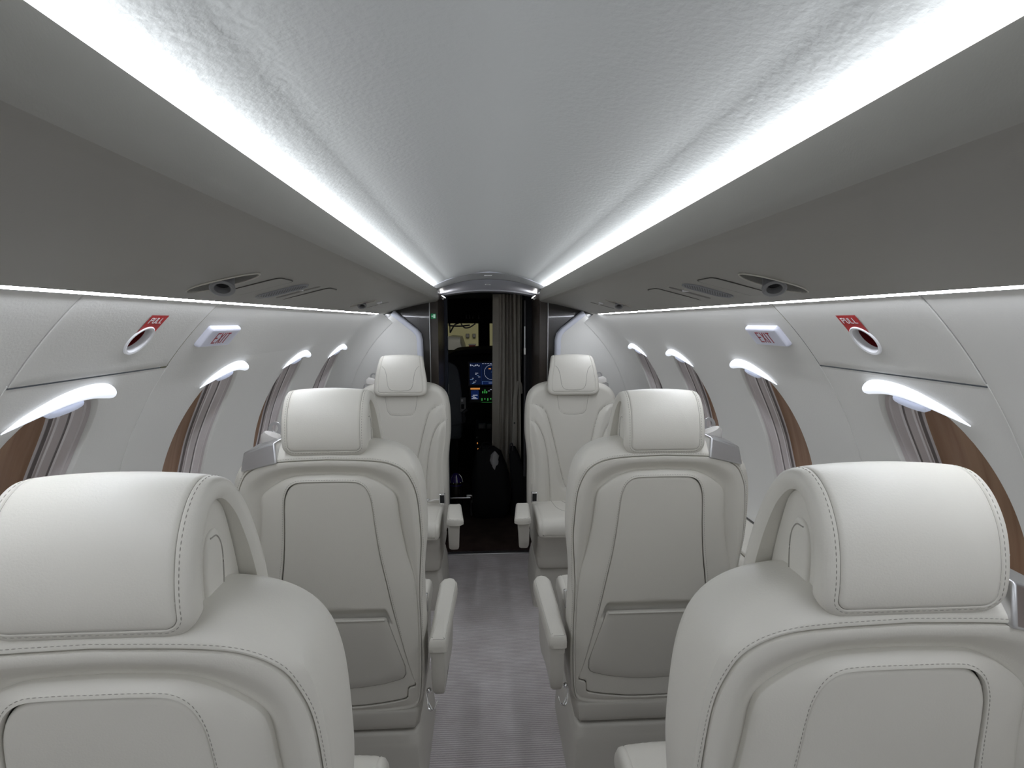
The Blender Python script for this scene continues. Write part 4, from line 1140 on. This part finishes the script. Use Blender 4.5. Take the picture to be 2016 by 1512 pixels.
for z, w in ((.33,.004),(.36,.018),(.39,.027),(.42,.024),(.445,.010)): rs.append([(.028+w*math.cos(t)*(1+.25*math.sin(3*t+z*60)), -.088+w*.5*math.sin(t)+ (z-.33)*.2, z+.006*math.sin(2*t+z*80)) for t in [2*PI*k/18 for k in range(18)]])
mb.rings(rs, M['paper'], cap0=True, cap1=True); mb.build('crumpled_paper', e)
e = empty('carry_bag', (.225, 3.42, 0), 'narrow black upright bag with long handle beside the flight bag, below the curtain', 'bag')
mb = MB(); rs = []
for z, hw, hd, dx in ((0,.050,.06,-.03),(.03,.06,.07,-.02),(.15,.060,.07,-.012),(.30,.048,.06,-.035),(.40,.034,.04,-.055),(.46,.018,.02,-.065)):
    q = resample(rrect(hw, hd, .016, n=5), 40); rs.append([(x+dx, y, z) for x, y in q])
mb.rings(rs, M['bag'], cap0=True, cap1=True); mb.build('bag_body', e)
mb = MB(); mb.tube(catmull([(-.090,-.03,.42),(-.086,-.035,.475),(-.076,-.035,.49),(-.068,-.03,.475),(-.068,-.02,.42)], 5), .005, M['dark']); mb.build('bag_handle', e)

# round dark object with chrome prongs and the step rail, left of the bags
e = empty('canister', (-.226, 3.47, 0), 'dark round-topped canister with purple glass top and chrome prongs left of the bags', 'canister')
mb = MB(); mb.lathe([(.0002,0),(.045,0),(.048,.01),(.048,.20),(.044,.235),(.030,.258),(.012,.268),(.0002,.270)], Matrix.Identity(4), M['black']); mb.lathe([(.0485,.19),(.0445,.236),(.0305,.2585),(.0125,.2685),(.0005,.2705)], Matrix.Identity(4), M['purple']); mb.build('canister_body', e)
mb = MB()
for k in range(6):
    a = R(200 + k*28); mb.tube([(.026*math.cos(a),.026*math.sin(a),.262),(.042*math.cos(a),.042*math.sin(a),.245),(.051*math.cos(a),.051*math.sin(a),.215)], .002, M['chrome'], n=6); mb.sphere((.051*math.cos(a),.051*math.sin(a),.213), .005, M['chrome'], 10)
mb.build('chrome_prongs', e)
mb = MB(); mb.tube([(-.30,3.385,.122),(-.125,3.385,.122)], .008, M['chrome'], n=12); mb.tube(catmull([(-.150,3.39,.135),(-.118,3.39,.136),(-.108,3.39,.115),(-.112,3.39,.09)], 5), .008, M['brushed'], n=10)
mb.box((-.30,3.385,.0),(-.285,3.40,.122), M['dark']); mb.box((-.125,3.385,.0),(-.112,3.40,.10), M['dark'])
tag(mb.build('step_rail'), 'short chrome rail low in the doorway left of the bags', 'rail')

# green emergency sign on the left jamb
e = empty('emergency_sign', (-.297, 2.838, 1.318), 'tiny green lit emergency exit sign on the dark left door jamb', 'sign')
mb = MB(); mb.box((-.0135,-.004,-.0135),(.0135,.002,.0135), M['sgn_green']); mb.build('sign_plate', e, bevel=.001)
mb = MB(); mb.box((-.001,-.0048,-.010),(.010,-.0042,.010), M['sgn_pale']); mb.box((-.011,-.0048,-.0015),(-.003,-.0042,.0015), M['sgn_pale']); mb.add([(-.007,-.0048,-.006),(-.0015,-.0048,0),(-.007,-.0048,.006)], [(0,1,2)], M['sgn_pale']); mb.build('sign_symbol', e, smooth=False)
# jamb details
for x, z0, z1 in ((-.252,1.12,1.20),(-.252,.83,.90)):
    mb = MB(); mb.box((x-.003,3.290,z0),(x+.001,3.299,z1), M['grey']); mb.build('door_hinge', bevel=.001, parent=PART_L)

# curtain
e = empty('doorway_curtain', (.130, 3.56, 0), 'taupe pleated curtain drawn to the right side of the doorway', 'curtain')
mb = MB(); rs = []
nx = 120
for z in np.linspace(.05, 1.472, 40):
    row = []
    pinch = sm((1.05 - abs(z-0.0))/1.0)
    for i in range(nx+1):
        u = i/nx
        fl = sm((u-.22)/.06)
        x = -.098 + .195*u + .004*fl*math.sin(u*60+z*3) - 0.012*(1.46-z)/1.4*(1-u)
        y = .024*fl*math.sin((u-.25)*2*PI*7.0 + 1.1*math.sin(z*3.1+u*4)) + .003*math.sin(z*5+u*9) - .012*fl
        row.append((x, y, z))
    rs.append(row)
mb.rings(rs, M['curtain'], closed=False); cu = mb.build('curtain_fabric', e, angle=180)
so = cu.modifiers.new('solid', 'SOLIDIFY'); so.thickness = .002
mb = MB(); mb.tube(catmull([(.045,-.035,.42),(.047,-.036,.60),(.055,-.036,.80),(.073,-.036,.875),(.086,-.03,.86),(.09,-.02,.80)], 6), .014, M['curtain'], n=10, ry=.004, up=(0,1,0)); mb.sphere((.047,-.041,.60), .006, M['dark'], 10); mb.build('tie_back', e)
mb = MB(); mb.tube([(-.11,0,1.480),(.10,0,1.480)], .004, M['dark']); mb.build('curtain_track', e)
mb = MB(); mb.tube([(.228,3.27,.30),(.228,3.27,1.42)], .008, M['dark'], n=10); mb.box((.222,3.258,1.10),(.229,3.268,1.26), M['brushed']); mb.box((.220,3.256,1.085),(.231,3.268,1.125), M['chrome'])
tag(mb.build('door_bolt_bar'), 'dark vertical bar with metal latch right of the curtain', 'latch bar')

# hangar beyond the windscreen
mb = MB(); mb.box((-9,15,-1.5),(9,15.2,7), M['hangarw']); tag(mb.build('wall_hangar', smooth=False), kind='structure')
mb = MB(); mb.box((-9,5.5,-1.7),(9,15.2,-1.5), M['hangarf']); tag(mb.build('floor_hangar', smooth=False), kind='structure')
mb = MB(); mb.box((-9,5.5,4.0),(9,15.2,4.1), M['hangarf']); tag(mb.build('ceiling_hangar', smooth=False), kind='structure')
def pt(px, py, Y):   # a point of the hangar seen through the windscreen, on the plane at distance Y
    return Vector((-.03 + (px-952)/1030*Y*0.992, Y, 1.29 - (py-633)/1030*Y*0.992))
a = pt(884, 662, 12); b = pt(915, 690, 12)
mb = MB(); rs = []
for x, zt in ((a.x-1.2, .2),(a.x-.6,.75),(a.x,.95),(a.x+.25,.93),(a.x+.32,.72),(b.x+.02,.35),(b.x+.06,.05)): rs.append([(x, y, z) for y, z in ((12,-.9),(12.0,zt-.12),(12.1,zt),(13.4,zt),(13.5,zt-.12),(13.5,-.9))])
mb.rings(rs, M['cargrey'], cap0=True, cap1=True); 
for x in (a.x-.6, b.x-.2): mb.lathe([(.02,-.1),(.32,-.1),(.34,0),(.32,.1),(.02,.1)], Matrix.Translation(Vector((x,12.02,-1.15))) @ Matrix.Rotation(R(90),4,'X'), M['blackm'])
tag(mb.build('parked_vehicle'), 'grey vehicle parked outside, seen low in the windscreen', 'vehicle')
c = pt(923, 682, 11.5)
mb = MB(); mb.box((c.x,11.5,c.z-.5),(c.x+.14,11.7,c.z+.02), M['red']); mb.box((c.x-.01,11.48,c.z+.02),(c.x+.15,11.72,c.z+.05), M['dark']); mb.box((c.x+.01,11.5,-1.5),(c.x+.13,11.7,c.z-.5), M['dark'])
tag(mb.build('red_cabinet', bevel=.01), 'small red cabinet outside in the hangar, seen through the windscreen', 'cabinet')
for px, w in ((917, .09), (930, .085)):
    c = pt(px, 659, 14.8); mb = MB(); mb.box((c.x,14.9,c.z-.08),(c.x+w,14.99,c.z+.03), M['dark']); mb.box((c.x+.01,14.89,c.z-.07),(c.x+w-.01,14.9,c.z+.02), M['grey'])
    tag(mb.build('wall_notice', smooth=False), '%s small dark notice on the yellow hangar wall' % ('left' if px < 920 else 'right'), 'notice')
for k, pts in enumerate([[(884,641),(905,642),(925,640)], [(886,655),(895,640),(903,636)], [(908,638),(915,645),(925,644),(936,637)]]):
    mb = MB(); mb.tube(catmull([tuple(pt(x, y, 8.0+k*.4)) for x, y in pts], 6), .012, M['blackm'])
    mb.tube([tuple(pt(*pts[0], 8.0+k*.4)), (pt(*pts[0], 8.0+k*.4).x, 8.0+k*.4, 4.02)], .008, M['blackm'])
    tag(mb.build('hangar_pipe'), ['straight dark pipe high in the hangar beyond the windscreen','curved dark pipe at the left of the windscreen view','sagging dark hose high in the windscreen view'][k], 'pipe')
ld = bpy.data.lights.new('hangar_lamp', 'AREA'); ld.energy = 62; ld.size = 4; ld.color = (1.0, .95, .8)
lo = bpy.data.objects.new('hangar_lamp', ld); COL.objects.link(lo); lo.location = (0, 10, 3.7); lo.rotation_euler = (R(35), 0, 0)
